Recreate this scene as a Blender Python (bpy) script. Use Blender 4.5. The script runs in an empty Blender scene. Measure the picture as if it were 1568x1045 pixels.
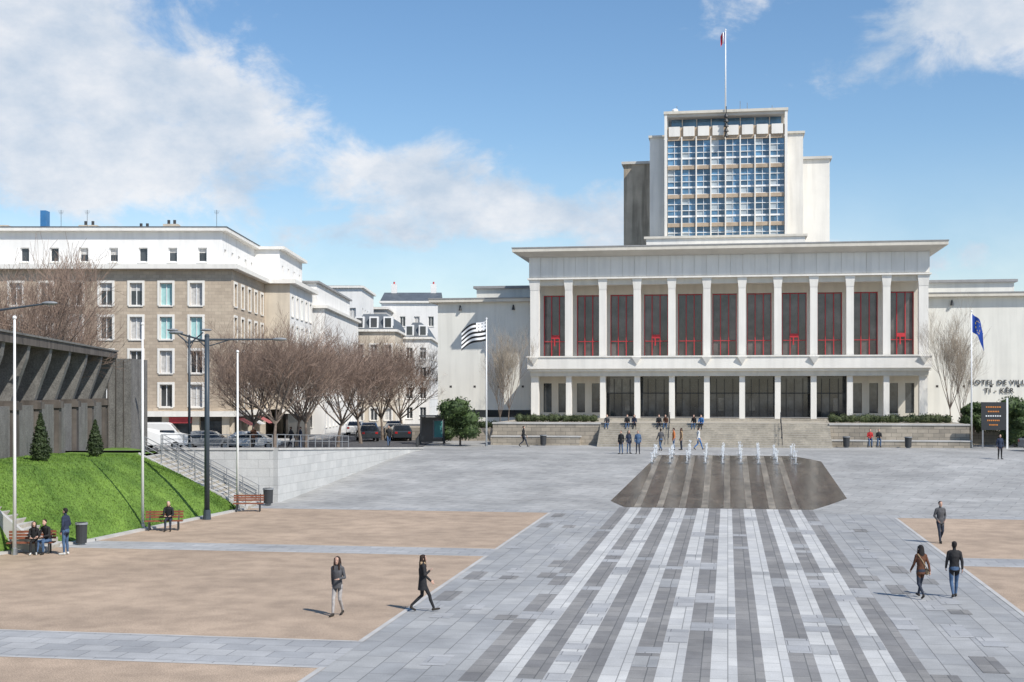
import bpy, bmesh, math, random
import numpy as np
from mathutils import Vector, Matrix
R=random.Random(7)
sc=bpy.context.scene
TH=math.radians(9.38); CT,ST=math.cos(TH),math.sin(TH)
def W(u,s): return (CT*u+ST*s, -ST*u+CT*s)
def US(x,y): return (CT*x-ST*y, ST*x+CT*y)
HK=[(-400,0),(70,0),(72,.04),(74,.13),(76,.27),(80,.57),(86,1.02),(92,1.47),(94.5,1.64),(97,1.76),(99,1.8),(4000,1.8)]
def hz(s):
    for (a,za),(b,zb) in zip(HK,HK[1:]):
        if s<=b: return za+(zb-za)*(s-a)/(b-a)
    return 1.8
def hxy(x,y): return hz(US(x,y)[1])
# ---------------------------------------------------------------- materials
def nd(nt,t,**k):
    n=nt.nodes.new(t)
    for a,b in k.items(): setattr(n,a,b)
    return n
MATS={}
def base(name,rough,metal=0,spec=.4):
    m=bpy.data.materials.new(name); m.use_nodes=True; nt=m.node_tree
    b=nt.nodes['Principled BSDF']; b.inputs['Roughness'].default_value=rough; b.inputs['Metallic'].default_value=metal
    b.inputs['Specular IOR Level'].default_value=spec
    MATS[name]=m; return m,nt,b
def c4(c,f=1): return (min(1,c[0]*f),min(1,c[1]*f),min(1,c[2]*f),1)
def addbump(nt,b,vec,sc_,st,dist=.02):
    n=nd(nt,'ShaderNodeTexNoise'); n.inputs['Scale'].default_value=sc_; n.inputs['Detail'].default_value=3
    nt.links.new(vec,n.inputs['Vector'])
    bp=nd(nt,'ShaderNodeBump'); bp.inputs['Strength'].default_value=st; bp.inputs['Distance'].default_value=dist
    nt.links.new(n.outputs['Fac'],bp.inputs['Height']); nt.links.new(bp.outputs[0],b.inputs['Normal'])
def mat(name,col,rough=.8,var=.12,scale=1.5,bump=0,bscale=30,metal=0,streak=0,col2=None,spec=.4,fine=0,fscale=40,bdist=.02,flow=0,patch=0):
    m,nt,b=base(name,rough,metal,spec); L=nt.links.new
    tc=nd(nt,'ShaderNodeTexCoord'); v=tc.outputs['Object']
    n=nd(nt,'ShaderNodeTexNoise'); n.inputs['Scale'].default_value=scale; n.inputs['Detail'].default_value=4
    n.inputs['Roughness'].default_value=.6; L(v,n.inputs['Vector'])
    r=nd(nt,'ShaderNodeValToRGB'); r.color_ramp.elements[0].position=.33; r.color_ramp.elements[1].position=.67
    r.color_ramp.elements[0].color=c4(col,1-var) ; r.color_ramp.elements[1].color=c4(col2,1) if col2 else c4(col,1+var)
    L(n.outputs['Fac'],r.inputs[0]); out=r.outputs[0]
    def mul(out,vec,scl,lo,hi,p0=.3,p1=.7,det=4):
        n2=nd(nt,'ShaderNodeTexNoise'); n2.inputs['Scale'].default_value=scl; n2.inputs['Detail'].default_value=det; L(vec,n2.inputs['Vector'])
        mr=nd(nt,'ShaderNodeMapRange'); mr.inputs[1].default_value=p0; mr.inputs[2].default_value=p1; mr.inputs[3].default_value=lo; mr.inputs[4].default_value=hi
        L(n2.outputs['Fac'],mr.inputs[0])
        mx=nd(nt,'ShaderNodeMix',data_type='RGBA',blend_type='MULTIPLY'); mx.inputs[0].default_value=1
        L(out,mx.inputs[6]); L(mr.outputs[0],mx.inputs[7]); return mx.outputs[2]
    if streak:
        mp=nd(nt,'ShaderNodeMapping'); mp.inputs['Scale'].default_value=(1.6,1.6,.12); L(v,mp.inputs[0])
        out=mul(out,mp.outputs[0],1.2,1-streak,1.0,.35,.55)
    if flow:
        mp=nd(nt,'ShaderNodeMapping'); mp.inputs['Scale'].default_value=(1.8,.12,1); L(v,mp.inputs[0])
        out=mul(out,mp.outputs[0],1.5,1-flow,1+flow,.35,.65)
    if patch: out=mul(out,v,1.1,1-patch,1+patch*.5,.35,.6,5)
    if fine: out=mul(out,v,fscale,1-fine,1+fine)
    L(out,b.inputs['Base Color'])
    if bump: addbump(nt,b,v,bscale,bump,bdist)
    return m
def brick(name,c1,c2,mort,bw,rh,ms=.012,rot=0,wall=False,rough=.75,var=.18,offset=.5,bump=.3,seedscale=.25,spec=.4,fine=.12):
    m,nt,b=base(name,rough,0,spec); L=nt.links.new
    tc=nd(nt,'ShaderNodeTexCoord'); v=tc.outputs['Object']
    if wall:
        sx=nd(nt,'ShaderNodeSeparateXYZ'); L(v,sx.inputs[0]); ad=nd(nt,'ShaderNodeMath',operation='ADD'); L(sx.outputs[0],ad.inputs[0]); L(sx.outputs[1],ad.inputs[1])
        cb=nd(nt,'ShaderNodeCombineXYZ'); L(ad.outputs[0],cb.inputs[0]); L(sx.outputs[2],cb.inputs[1]); vec=cb.outputs[0]
    else:
        mp=nd(nt,'ShaderNodeMapping'); mp.inputs['Rotation'].default_value=(0,0,rot); L(v,mp.inputs[0]); vec=mp.outputs[0]
    t=nd(nt,'ShaderNodeTexBrick'); L(vec,t.inputs['Vector']); t.inputs['Scale'].default_value=1; t.offset=offset
    t.inputs['Brick Width'].default_value=bw; t.inputs['Row Height'].default_value=rh; t.inputs['Mortar Size'].default_value=ms
    t.inputs['Color1'].default_value=c4(c1); t.inputs['Color2'].default_value=c4(c2); t.inputs['Mortar'].default_value=c4(mort); t.inputs['Bias'].default_value=0
    out=t.outputs['Color']
    for s_,a in ((seedscale,var),(1.7,var*.6),(25,fine)):
        n2=nd(nt,'ShaderNodeTexNoise'); n2.inputs['Scale'].default_value=s_; n2.inputs['Detail'].default_value=4; L(v,n2.inputs['Vector'])
        mr=nd(nt,'ShaderNodeMapRange'); mr.inputs[1].default_value=.3; mr.inputs[2].default_value=.7; mr.inputs[3].default_value=1-a; mr.inputs[4].default_value=1+a*.6
        L(n2.outputs['Fac'],mr.inputs[0]); mx=nd(nt,'ShaderNodeMix',data_type='RGBA',blend_type='MULTIPLY'); mx.inputs[0].default_value=1
        L(out,mx.inputs[6]); L(mr.outputs[0],mx.inputs[7]); out=mx.outputs[2]
    L(out,b.inputs['Base Color'])
    bp=nd(nt,'ShaderNodeBump'); bp.inputs['Strength'].default_value=bump; bp.inputs['Distance'].default_value=.01; bp.invert=True
    L(t.outputs['Fac'],bp.inputs['Height']); L(bp.outputs[0],b.inputs['Normal'])
    return m
mat('earth',(.22,.2,.17),.9,.2,.3)
brick('paving',(.40,.40,.39),(.325,.33,.332),(.20,.20,.195),1.25,.62,.014,rot=math.pi/2,var=.19)
brick('paving_slope',(.405,.40,.385),(.34,.34,.33),(.21,.21,.20),1.6,.8,.018,rot=.35,var=.22)
brick('light_stone',(.58,.575,.55),(.48,.48,.47),(.27,.27,.26),.95,.61,.014,rot=math.pi/2,var=.15)
brick('dark_stone',(.285,.275,.26),(.215,.21,.205),(.14,.14,.135),.8,.61,.014,rot=math.pi/2,var=.22)
brick('strip_stone',(.44,.44,.435),(.35,.355,.36),(.21,.21,.21),1.0,.7,.014,rot=0,var=.16)
mat('gravel',(.40,.305,.225),.95,.13,.22,bump=.6,bscale=40,fine=.34,fscale=30,patch=.14)
mat('wet_stone',(.072,.056,.040),.2,.35,.5,spec=.35,fine=.3,fscale=2.2,flow=.35,bump=.25,bscale=9)
mat('basin_strip',(.20,.175,.14),.3,.35,.7,fine=.3,fscale=3,flow=.3,bump=.2,bscale=9)
mat('asphalt',(.085,.085,.09),.9,.15,.5,fine=.15)
mat('grass',(.085,.17,.022),.9,.25,.5,col2=(.15,.25,.04),bump=.5,bscale=12,fine=.35,fscale=10)
mat('white_stone',(.78,.755,.70),.75,.04,.4,streak=.09,bump=.1,bscale=60)
mat('wing_wall',(.76,.745,.68),.8,.04,.3,streak=.09)
mat('tower_wall',(.74,.71,.65),.8,.06,.3,streak=.12)
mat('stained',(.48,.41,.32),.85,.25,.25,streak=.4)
mat('cream',(.64,.60,.52),.8,.06,.5,streak=.08)
mat('soffit',(.55,.53,.49),.8,.08,.5)
mat('render_white',(.78,.77,.745),.85,.04,.3,streak=.08)
brick('tiles_beige',(.53,.44,.335),(.44,.36,.275),(.36,.30,.245),.55,.28,.012,wall=True,var=.12)
mat('beige',(.60,.53,.43),.85,.08,.5,streak=.12)
mat('spandrel',(.42,.33,.24),.8,.15,1)
mat('grey_wall',(.46,.46,.45),.85,.08,.5)
mat('slate',(.10,.115,.13),.6,.2,1)
brick('granite_wall',(.43,.375,.30),(.30,.265,.215),(.2,.18,.15),.85,.33,.02,wall=True,var=.22)
brick('retaining',(.53,.53,.515),(.47,.475,.465),(.36,.36,.35),1.3,.5,.012,wall=True,var=.12)
mat('step_stone',(.38,.345,.285),.85,.2,.8,fine=.15,fscale=6)
mat('step_nosing',(.52,.48,.42),.8,.14,1.5)
mat('kerb',(.46,.45,.43),.8,.12,1)
mat('concrete_dark',(.115,.10,.088),.9,.25,.8,streak=.4,bump=.3)
mat('concrete_panel',(.165,.16,.15),.9,.15,1.5,fine=.3,fscale=14,bump=.4,streak=.2)
mat('red_paint',(.50,.04,.05),.5,.05)
mat('white_paint',(.80,.80,.79),.45,.03)
mat('teal',(.36,.58,.57),.6,.1,3)
mat('curtain',(.50,.49,.47),.85,.2,4)
mat('steel',(.38,.39,.40),.35,.08,metal=.8)
mat('lamp_paint',(.045,.06,.075),.45,.1)
mat('dark_metal',(.04,.042,.045),.5,.1)
mat('grey_metal',(.22,.23,.24),.5,.1)
mat('wood_red',(.22,.075,.04),.55,.2,6)
mat('bark',(.19,.15,.12),.9,.25,4,bump=.5)
mat('twig',(.25,.18,.14),.9,.25,2)
mat('twig_light',(.33,.28,.22),.9,.2,2)
mat('leaf_dark',(.028,.055,.016),.6,.3,1.5,col2=(.07,.11,.03))
mat('leaf_cone',(.022,.04,.014),.7,.3,3,col2=(.05,.075,.025))
mat('leaf_hedge',(.04,.06,.02),.7,.3,2,col2=(.085,.105,.04))
mat('roof_grey',(.30,.30,.30),.9,.1)
mat('tyre',(.02,.02,.02),.85,.1); mat('blue_box',(.05,.18,.38),.5)
mat('red_light',(.35,.01,.01),.3); mat('water',(.85,.88,.90),.25,.03)
mat('flag_blue',(.01,.05,.28),.8,.1); mat('flag_white',(.8,.8,.8),.8,.05); mat('flag_black',(.02,.02,.02),.8); mat('flag_red',(.6,.02,.04),.8); mat('yellow',(.75,.55,.03),.6); mat('orange',(.7,.25,.05),.6)
mat('sign_red',(.5,.06,.07),.6); mat('shop_dark',(.06,.055,.05),.4,.3,1); mat('awning',(.33,.10,.10),.8); mat('sign_teal',(.08,.28,.27),.6)
def glass(name,c,rough=.06,spec=.6,var=.35,scale=.35):
    m=mat(name,c,rough,var,scale,spec=spec); return m
glass('glass',(.05,.055,.06)); glass('glass_door',(.06,.067,.073),.06,.9,.7,.6); glass('glass_door_dark',(.025,.03,.033),.05,.9,.7,.6); glass('glass_door_light',(.13,.13,.125),.1,.9,.6,.9)  # door glass tones carry painted reflections in their base colour
glass('glass_hall',(.10,.09,.09),.1,.8,.55,.5); glass('glass_hall_dark',(.055,.05,.052),.08,.9,.6,.5); glass('glass_blue',(.09,.19,.30),.08,1.0,.6,.5); glass('glass_blue_dark',(.05,.10,.16),.08,1.0,.5); glass('glass_blind',(.38,.44,.48),.4,.5,.2); glass('car_glass',(.02,.025,.03))  # hall glass base colour greyed to paint in its reflection
for n,c in dict(skin=(.52,.33,.25),hair_brown=(.03,.015,.009),hair_black=(.012,.01,.01),hair_grey=(.25,.23,.21),black_cloth=(.016,.016,.018),
    navy=(.02,.03,.06),denim=(.06,.11,.20),denim_dark=(.025,.032,.05),grey_cloth=(.075,.075,.08),light_cloth=(.36,.34,.33),brown_leather=(.10,.04,.02),
    shoe_dark=(.03,.025,.02),shoe_white=(.6,.6,.58),red_cloth=(.45,.03,.03),blue_cloth=(.04,.14,.35),tan=(.35,.25,.15),orange_cloth=(.5,.16,.05),white_cloth=(.6,.6,.58)).items():
    mat(n,c,.8 if n!='skin' else .55,.22,9,bump=.6,bscale=12,bdist=.03)
for n,c in dict(car_white=(.75,.75,.74),car_grey=(.2,.21,.22),car_dark=(.03,.035,.04),car_blue=(.04,.08,.16),car_red=(.3,.03,.03)).items(): mat(n,c,.25,.03,spec=.6)
# ---------------------------------------------------------------- group builder
class G:
    def __init__(s,name,loc=(0,0,0),rot=0,scale=1):
        s.name=name; s.loc=loc; s.rot=rot; s.scale=scale; s.parts={}; s.bev={}; s.smooth=set(); s.T=None
    def _p(s,part,m):
        if part not in s.parts: s.parts[part]=dict(v=[],f=[],mi=[],m=[])
        p=s.parts[part]
        if m not in p['m']: p['m'].append(m)
        return p,p['m'].index(m)
    def mesh(s,part,m,vs,fs):
        p,i=s._p(part,m); o=len(p['v']); T=s.T
        p['v']+= [T(*v) for v in vs] if T else [tuple(v) for v in vs]
        p['f']+=[tuple(o+k for k in f) for f in fs]; p['mi']+=[i]*len(fs)
    def box(s,part,m,x0,x1,y0,y1,z0,z1):
        s.mesh(part,m,[(x0,y0,z0),(x1,y0,z0),(x1,y1,z0),(x0,y1,z0),(x0,y0,z1),(x1,y0,z1),(x1,y1,z1),(x0,y1,z1)],
          [(0,3,2,1),(4,5,6,7),(0,1,5,4),(1,2,6,5),(2,3,7,6),(3,0,4,7)])
    def cyl(s,part,m,p0,p1,r0,r1=None,n=10):
        r1=r0 if r1 is None else r1; p0=Vector(p0);p1=Vector(p1); d=(p1-p0).normalized()
        a=d.cross(Vector((0,0,1)) if abs(d.z)<.9 else Vector((1,0,0))).normalized(); b=d.cross(a)
        vs=[p0+(a*math.cos(t)+b*math.sin(t))*r0 for t in [2*math.pi*i/n for i in range(n)]]+[p1+(a*math.cos(t)+b*math.sin(t))*r1 for t in [2*math.pi*i/n for i in range(n)]]
        s.mesh(part,m,vs,[(i,(i+1)%n,n+(i+1)%n,n+i) for i in range(n)]+[tuple(range(n))[::-1],tuple(range(n,2*n))])
    def ball(s,part,m,c,rx,ry=None,rz=None,n=10):
        ry=ry or rx; rz=rz or rx; vs=[];fs=[];k=n//2
        for j in range(k+1):
            ph=math.pi*j/k
            for i in range(n):
                t=2*math.pi*i/n; vs.append((c[0]+rx*math.sin(ph)*math.cos(t),c[1]+ry*math.sin(ph)*math.sin(t),c[2]+rz*math.cos(ph)))
        for j in range(k):
            for i in range(n): fs.append((j*n+i,(j+1)*n+i,(j+1)*n+(i+1)%n,j*n+(i+1)%n))
        s.mesh(part,m,vs,fs)
    def finish(s):
        def mk(nm,p):
            me=bpy.data.meshes.new(nm); me.from_pydata([tuple(v) for v in p['v']],[],p['f'])
            for m in p['m']: me.materials.append(MATS[m])
            me.polygons.foreach_set('material_index',p['mi'])
            if nm in s.smooth: me.polygons.foreach_set('use_smooth',[True]*len(p['f']))
            me.update(); return me
        if len(s.parts)==1:
            k=list(s.parts)[0]; ob=bpy.data.objects.new(s.name,mk(k,s.parts[k])); sc.collection.objects.link(ob); root=ob
            if k in s.bev: b=ob.modifiers.new('b','BEVEL'); b.width=s.bev[k]; b.segments=2
        else:
            root=bpy.data.objects.new(s.name,None); sc.collection.objects.link(root)
            for k,p in s.parts.items():
                ob=bpy.data.objects.new(k,mk(k,p)); sc.collection.objects.link(ob); ob.parent=root
                if k in s.bev: b=ob.modifiers.new('b','BEVEL'); b.width=s.bev[k]; b.segments=2
        root.location=s.loc; root.rotation_euler=(0,0,s.rot); root.scale=(s.scale,)*3
        return root
def wallT(o,d):
    o=Vector((o[0],o[1])); d=Vector(d).normalized(); n=Vector((d.y,-d.x))
    return lambda a,b,z:(o.x+d.x*a+n.x*b, o.y+d.y*a+n.y*b, z)
def facade(g,o,d,Wd,z0,z1,bays,rows,wm,rec=.25,frame='white_paint',surround=None,seed=0,mull=True,opts=('glass','glass','curtain')):
    rr=random.Random(seed); g.T=wallT(o,d); z=z0
    if d[1]==0: Wd-=.004
    else: g.T=wallT((o[0],o[1]+.003),d)
    for (a,b) in rows:
        g.box('walls',wm,0,Wd,-rec-.1,0,z,a); x=0
        for (p,q) in bays:
            g.box('walls',wm,x,p,-rec-.1,0,a,b); x=q
            gm=rr.choice(opts)
            g.box('windows',gm,p,q,-rec-.08,-rec,a,b)
            if gm=='glass' and rr.random()<.4: g.box('windows','curtain',p,q,-rec+.001,-rec+.01,a+(b-a)*rr.uniform(.45,.8),b)
            f=.07
            for (x0,x1,y0,y1) in ((p,p+f,a,b),(q-f,q,a,b),(p+f,q-f,a,a+f),(p+f,q-f,b-f,b)): g.box('window_frames',frame,x0,x1,-rec+.011,-rec+.07,y0,y1)
            if mull: g.box('window_frames',frame,(p+q)/2-.035,(p+q)/2+.035,-rec+.011,-rec+.06,a+f,b-f)
            g.box('sills','white_stone',p-.08,q+.08,.002,.09,a-.1,a-.01)
            if surround:
                w=.2
                g.box('surrounds',surround,p-w,p-.003,.002,.05,a-.01,b+w); g.box('surrounds',surround,q+.003,q+w,.002,.05,a-.01,b+w); g.box('surrounds',surround,p,q,.002,.05,b+.003,b+w)
        g.box('walls',wm,x,Wd,-rec-.1,0,a,b); z=b
    g.box('walls',wm,0,Wd,-rec-.1,0,z,z1); g.T=None
def place(name,me,loc,rot=0,scale=1):
    ob=bpy.data.objects.new(name,me); sc.collection.objects.link(ob); ob.location=loc; ob.rotation_euler=(0,0,rot)
    ob.scale=scale if isinstance(scale,tuple) else (scale,)*3; return ob
# ---------------------------------------------------------------- ground
def sheet(name,m,uL,uR,s0,s1,off,extra=()):
    fL=uL if callable(uL) else (lambda s:uL); fR=uR if callable(uR) else (lambda s:uR)
    ss=sorted(set([s0,s1]+[k for k,_ in HK if s0<k<s1]+[e for e in extra if s0<e<s1]))
    vs=[];fs=[]
    for i,s_ in enumerate(ss):
        vs+=[(fL(s_),s_,hz(s_)+off),(fR(s_),s_,hz(s_)+off)]
        if i: fs.append((2*i-2,2*i-1,2*i+1,2*i))
    g=G(name,rot=-TH); g.mesh(name,m,vs,fs); return g.finish()
sheet('ground','earth',-3000,3000,-400,4000,-.02)
sheet('plaza_paving','paving',-70,70,-5,70,.0)
sheet('plaza_slope_paving','paving_slope',-70,70,70.003,125,.0)
g=G('gravel_area',rot=-TH)
def gs(u0,u1,s0,s1,off=.004): g.mesh('gravel','gravel',[(u0,s0,off),(u1,s0,off),(u1,s1,off),(u0,s1,off)],[(0,1,2,3)])
for a,b in ((0,29.2),(32.3,50),(52.2,68.5)): gs(-60,-9.2,a,b); gs(8.3,60,a,b)
g.finish()
g=G('paved_strip',rot=-TH)
for a,b in ((29.2,32.3),(50,52.2)):
    for u0,u1 in ((-60,-9.2),(8.3,60)): g.mesh('strip','strip_stone',[(u0,a,.006),(u1,a,.006),(u1,b,.006),(u0,b,.006)],[(0,1,2,3)])
g.finish()
g=G('gravel_edging',rot=-TH)
for a,b in ((0,29.2),(32.3,50),(52.2,68.5)):
    for e in (-9.35,8.3): g.mesh('e','kerb',[(e,a,.010),(e+.15,a,.010),(e+.15,b,.010),(e,b,.010)],[(0,1,2,3)])
    for s_ in (a,b-.12):
        for u0,u1 in ((-60,-9.36),(8.46,60)): g.mesh('e','kerb',[(u0,s_,.010),(u1,s_,.010),(u1,s_+.12,.010),(u0,s_+.12,.010)],[(0,1,2,3)])
g.finish()
g=G('plaza_stripes',rot=-TH)
for i in range(17):
    u0=-5.9+i*.612; m='dark_stone' if i%2==0 else 'light_stone'
    g.mesh('stripes',m,[(u0,-5,.004),(u0+.612,-5,.004),(u0+.612,70,.004),(u0,70,.004)],[(0,1,2,3)])
    g.mesh('stripes',m,[(u0,70,.004),(u0+.612,70,.004),(u0+.612,71.9,.042),(u0,71.9,.042)],[(0,1,2,3)])
g.finish()
g=G('replaced_slabs',rot=-TH); rr=random.Random(3); used={}
for k in range(130):
    i=rr.randrange(-5,21); u0=-5.9+i*.612
    if u0<-9 or u0>7.6: continue
    s_=rr.uniform(22,67.5); l_=rr.choice((.8,1.25,1.9))
    if any(s_<b+.05 and s_+l_>a-.05 for a,b in used.get(i,[])): continue
    used.setdefault(i,[]).append((s_,s_+l_))
    if 0<=i<17: ms_='strip_stone' if rr.random()<.6 else 'paving'
    else: ms_=rr.choice(('strip_stone','strip_stone','dark_stone'))
    g.mesh('slabs',ms_,[(u0+.01,s_,.008),(u0+.60,s_,.008),(u0+.60,s_+l_,.008),(u0+.01,s_+l_,.008)],[(0,1,2,3)])
g.finish()
fl=[(71.9,-5.6),(74.5,-6.6),(96.5,-5.0)]; fr=[(71.9,4.5),(76.5,6.7),(93,6.4),(96.5,4.6)]
def ip(t): 
    xs=[a for a,_ in t]; ys=[b for _,b in t]; return lambda s:float(np.interp(s,xs,ys))
ex=(74.5,76.5,93)
sheet('fountain_basin','wet_stone',ip(fl),ip(fr),71.9,96.5,.008,ex)
g=G('fountain_strips',rot=-TH)
for i in range(8):
    u0=-5.1+i*1.22
    ss=[71.95]+[k for k,_ in HK if 72<k<96]+[96.4]
    for a,b in zip(ss,ss[1:]): g.mesh('strips','basin_strip',[(u0,a,hz(a)+.013),(u0+.36,a,hz(a)+.013),(u0+.36,b,hz(b)+.013),(u0,b,hz(b)+.013)],[(0,1,2,3)])
g.finish()
g=G('fountain_jets',rot=-TH)
for i in range(9):
    for s_ in (91.5,94.4,97.0):
        u=-5.2+i*1.22+R.uniform(-.05,.05); z=hz(s_)
        g.box('nozzles','steel',u-.14,u+.14,s_-.14,s_+.14,z,z+.06)
        H_=R.uniform(.6,1.05)
        for k in range(80):
            t=R.random(); h=H_*t; r=.007+.010*R.random(); sp=.02+.10*t*R.random()
            a=R.uniform(0,6.28); g.cyl('water','water',(u+sp*math.cos(a),s_+sp*math.sin(a),z+.06+h),(u+sp*1.15*math.cos(a),s_+sp*1.15*math.sin(a),z+.06+h+R.uniform(.03,.12)),r,r*.6,4)
        for k in range(30):
            a=R.uniform(0,6.28);q=R.uniform(.08,.4); g.ball('water','water',(u+q*math.cos(a),s_+q*math.sin(a)-.1,hz(s_)+.02+R.random()**2*.25),.016,.016,.012,4)
g.finish()
# upper street (left)
wa=(-13.6,75.0); wb=(-7.2,103.0)
def zst(y): return 3.0-1.16*max(0,min(1,(y-75)/28))
g=G('street')
ys=[75.15,82,89,96,103,112]
vs=[];fs=[]
for i,y in enumerate(ys):
    xr=wa[0]+(wb[0]-wa[0])*min(1,(y-75)/28); vs+=[(-90,y,zst(y)),(-22.5,y,zst(y)),(xr-.2,y,zst(y))]
    if i: fs+=[(3*i-3,3*i-2,3*i+1,3*i),(3*i-2,3*i-1,3*i+2,3*i+1)]
g.mesh('s','asphalt',vs,fs)
g.mesh('s','asphalt',[(-90,112.002,1.84),(-7.4,112.002,1.84),(-4.5,220,1.84),(-90,220,1.84)],[(0,1,2,3)])
g.finish()
g=G('pavement')
g.box('slab','kerb',-60,-20.6,105.5,109.9,1.8,1.97); g.box('slab','kerb',-23.4,-20.3,110,124,1.8,1.97)
g.box('slab','kerb',-19.6,-17.6,124,170,1.8,1.97)
vs=[];fs=[]
for i,y in enumerate([76,82,89,96,103]):
    xr=wa[0]+(wb[0]-wa[0])*min(1,(y-75)/28); vs+=[(xr-4,y,zst(y)+.12),(xr-.21,y,zst(y)+.12),(xr-4,y,zst(y)-.1)]
    if i: fs+=[(3*i-3,3*i-2,3*i+1,3*i),(3*i-1,3*i-3,3*i,3*i+2)]
g.mesh('slab','kerb',vs,fs); g.finish()
# retaining wall
g=G('retaining_wall')
def seg(p,q,zp,zq,th=.35,zb=-.1):
    p=Vector(p);q=Vector(q);d=(q-p).normalized();n=Vector((d.y,-d.x))
    a=p+n*th/2;b=q+n*th/2;c=q-n*th/2;e=p-n*th/2
    g.mesh('wall','retaining',[(*a,zb),(*b,zb),(*c,zb),(*e,zb),(*a,zp),(*b,zq),(*c,zq),(*e,zp)],[(0,1,5,4),(1,2,6,5),(2,3,7,6),(3,0,4,7)])
    a=p+n*(th/2+.06);b=q+n*(th/2+.06);c=q-n*(th/2+.06);e=p-n*(th/2+.06)
    g.mesh('coping','kerb',[(*a,zp),(*b,zq),(*c,zq),(*e,zp),(*a,zp+.12),(*b,zq+.12),(*c,zq+.12),(*e,zp+.12)],[(0,1,5,4),(1,2,6,5),(2,3,7,6),(3,0,4,7),(4,5,6,7)])
seg((-20.3,75.2),(-13.7,75.2),3.05,3.05); seg(wa,wb,3.05,1.9); g.finish()
# stairs
def stairs(name,x0,x1,y0,y1,ztop,n,m='step_stone'):
    g=G(name)
    for i in range(n):
        xa=x0+(x1-x0)*i/n; xb=x0+(x1-x0)*(i+1)/n; z=ztop*(1-(i+1)/(n+1))
        g.box('steps',m,xa,xb,y0,y1,-.05,z)
        g.box('risers','step_stone',xb,xb+.012,y0+.01,y1-.01,-.04 if i==n-1 else ztop*(1-(i+2)/(n+1)),z-.03)
    g.mesh('stringer','kerb',[(x0,y0-.25,ztop+.08),(x1,y0-.25,.1),(x1,y0-.001,.1),(x0,y0-.001,ztop+.08),(x0,y0-.25,0),(x1,y0-.25,0),(x1,y0-.001,0),(x0,y0-.001,0)],[(0,1,2,3),(0,4,5,1),(3,2,6,7),(1,5,6,2)])
    return g.finish()
stairs('stone_stairs',-20.3,-14.4,71.2,75.0,3.0,17,'kerb')
stairs('garden_stairs',-22.4,-18.7,52.4,54.4,3.15,17,'kerb')
def railing(name,p,q,n,h=1.0,bars=2,m='grey_metal',r=.03,infill=False):
    g=G(name); p=Vector(p);q=Vector(q)
    for i in range(n+1):
        a=p.lerp(q,i/n); g.cyl('posts',m,a,a+Vector((0,0,h)),r,n=6)
    for k in range(bars):
        z=h*(k+1)/bars; g.cyl('rails',m,p+Vector((0,0,z)),q+Vector((0,0,z)),r*.8,n=6)
    return g.finish()
railing('stair_railing',(-20.0,74.8,3.0),(-14.5,74.8,.1),6,.95,4)
railing('stair_railing',(-20.0,71.1,3.0),(-14.5,71.1,.1),6,.95,4)
railing('wall_railing',(-20.2,75.2,3.17),(-13.8,75.2,3.17),5,.75,3)
railing('wall_railing',(-13.6,75.6,3.17),(-10.9,87,2.7),10,.75,2)
# lawn
foot=[(-20.9,46,0),(-20.4,51.0,0),(-18.1,56,0),(-16.65,62.5,0),(-15.1,69,0),(-14.7,70.9,0)]
mid=[(-21.4,46,3.3),(-21.9,51,3.2),(-21.6,56,3.1),(-21.0,62.5,3.0),(-20.45,69,2.95),(-20.3,70.9,2.95)]
wl=[(-21.7,46,3.5),(-22.4,51,3.45),(-23.0,56,3.4),(-23.85,62.5,3.25),(-24.7,69,3.1),(-25.0,70.9,3.0)]
def rows_(k):
    A=[]
    for P in (foot,mid,wl):
        A.append([Vector(P[0])])
        for a,b in zip(P,P[1:]):
            for t in range(1,k+1): A[-1].append(Vector(a).lerp(Vector(b),t/k))
    return A
A=rows_(8); NL=len(A[0]); grid=[]
for j in range(13):
    t=j/12
    row=[]
    for i in range(NL):
        if t<=.75:
            q=t/.75; p=A[0][i].lerp(A[1][i],q); p.z=A[1][i].z*q+.15*math.sin(q*math.pi)+0.02
        else: p=A[1][i].lerp(A[2][i],(t-.75)/.25)
        if 0<j<12: p.z+=R.uniform(-.015,.015)
        row.append(p)
    grid.append(row)
g=G('lawn'); g.smooth.add('turf')
vs=[p for r in grid for p in r]; fs=[(j*NL+i,j*NL+i+1,(j+1)*NL+i+1,(j+1)*NL+i) for j in range(12) for i in range(NL-1)]
g.mesh('turf','grass',vs,fs)
g.mesh('turf','grass',[(-20.3,70.9,2.95),(-25,70.9,3.0),(-27,90,2.6),(-20.3,75,2.95)],[(0,1,2,3)])
bv=[];bf=[]
for k in range(30000):
    j=R.random()*11.99; i=R.random()*(NL-1.01); j0=int(j);i0=int(i);fj=j-j0;fi=i-i0
    p=grid[j0][i0].lerp(grid[j0][i0+1],fi).lerp(grid[j0+1][i0].lerp(grid[j0+1][i0+1],fi),fj)
    a=R.uniform(0,6.28);w=.022;h=R.uniform(.03,.10);o=len(bv)
    bv+=[(p.x-w*math.cos(a),p.y-w*math.sin(a),p.z-.01),(p.x+w*math.cos(a),p.y+w*math.sin(a),p.z-.01),(p.x+R.uniform(-.04,.04),p.y+R.uniform(-.04,.04),p.z+h)]
    bf.append((o,o+1,o+2))
g.mesh('blades','grass',bv,bf); g.finish()
g=G('lawn_kerb')
for a,b in zip(foot,foot[1:]):
    a=Vector(a[:2]);b=Vector(b[:2]);d=(b-a).normalized();n=Vector((d.y,-d.x))
    g.mesh('k','kerb',[(*(a+n*.3),.1),(*(b+n*.3),.1),(*b,.1),(*a,.1),(*(a+n*.3),-.05),(*(b+n*.3),-.05)],[(0,1,2,3),(0,4,5,1)])
g.finish()
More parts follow.
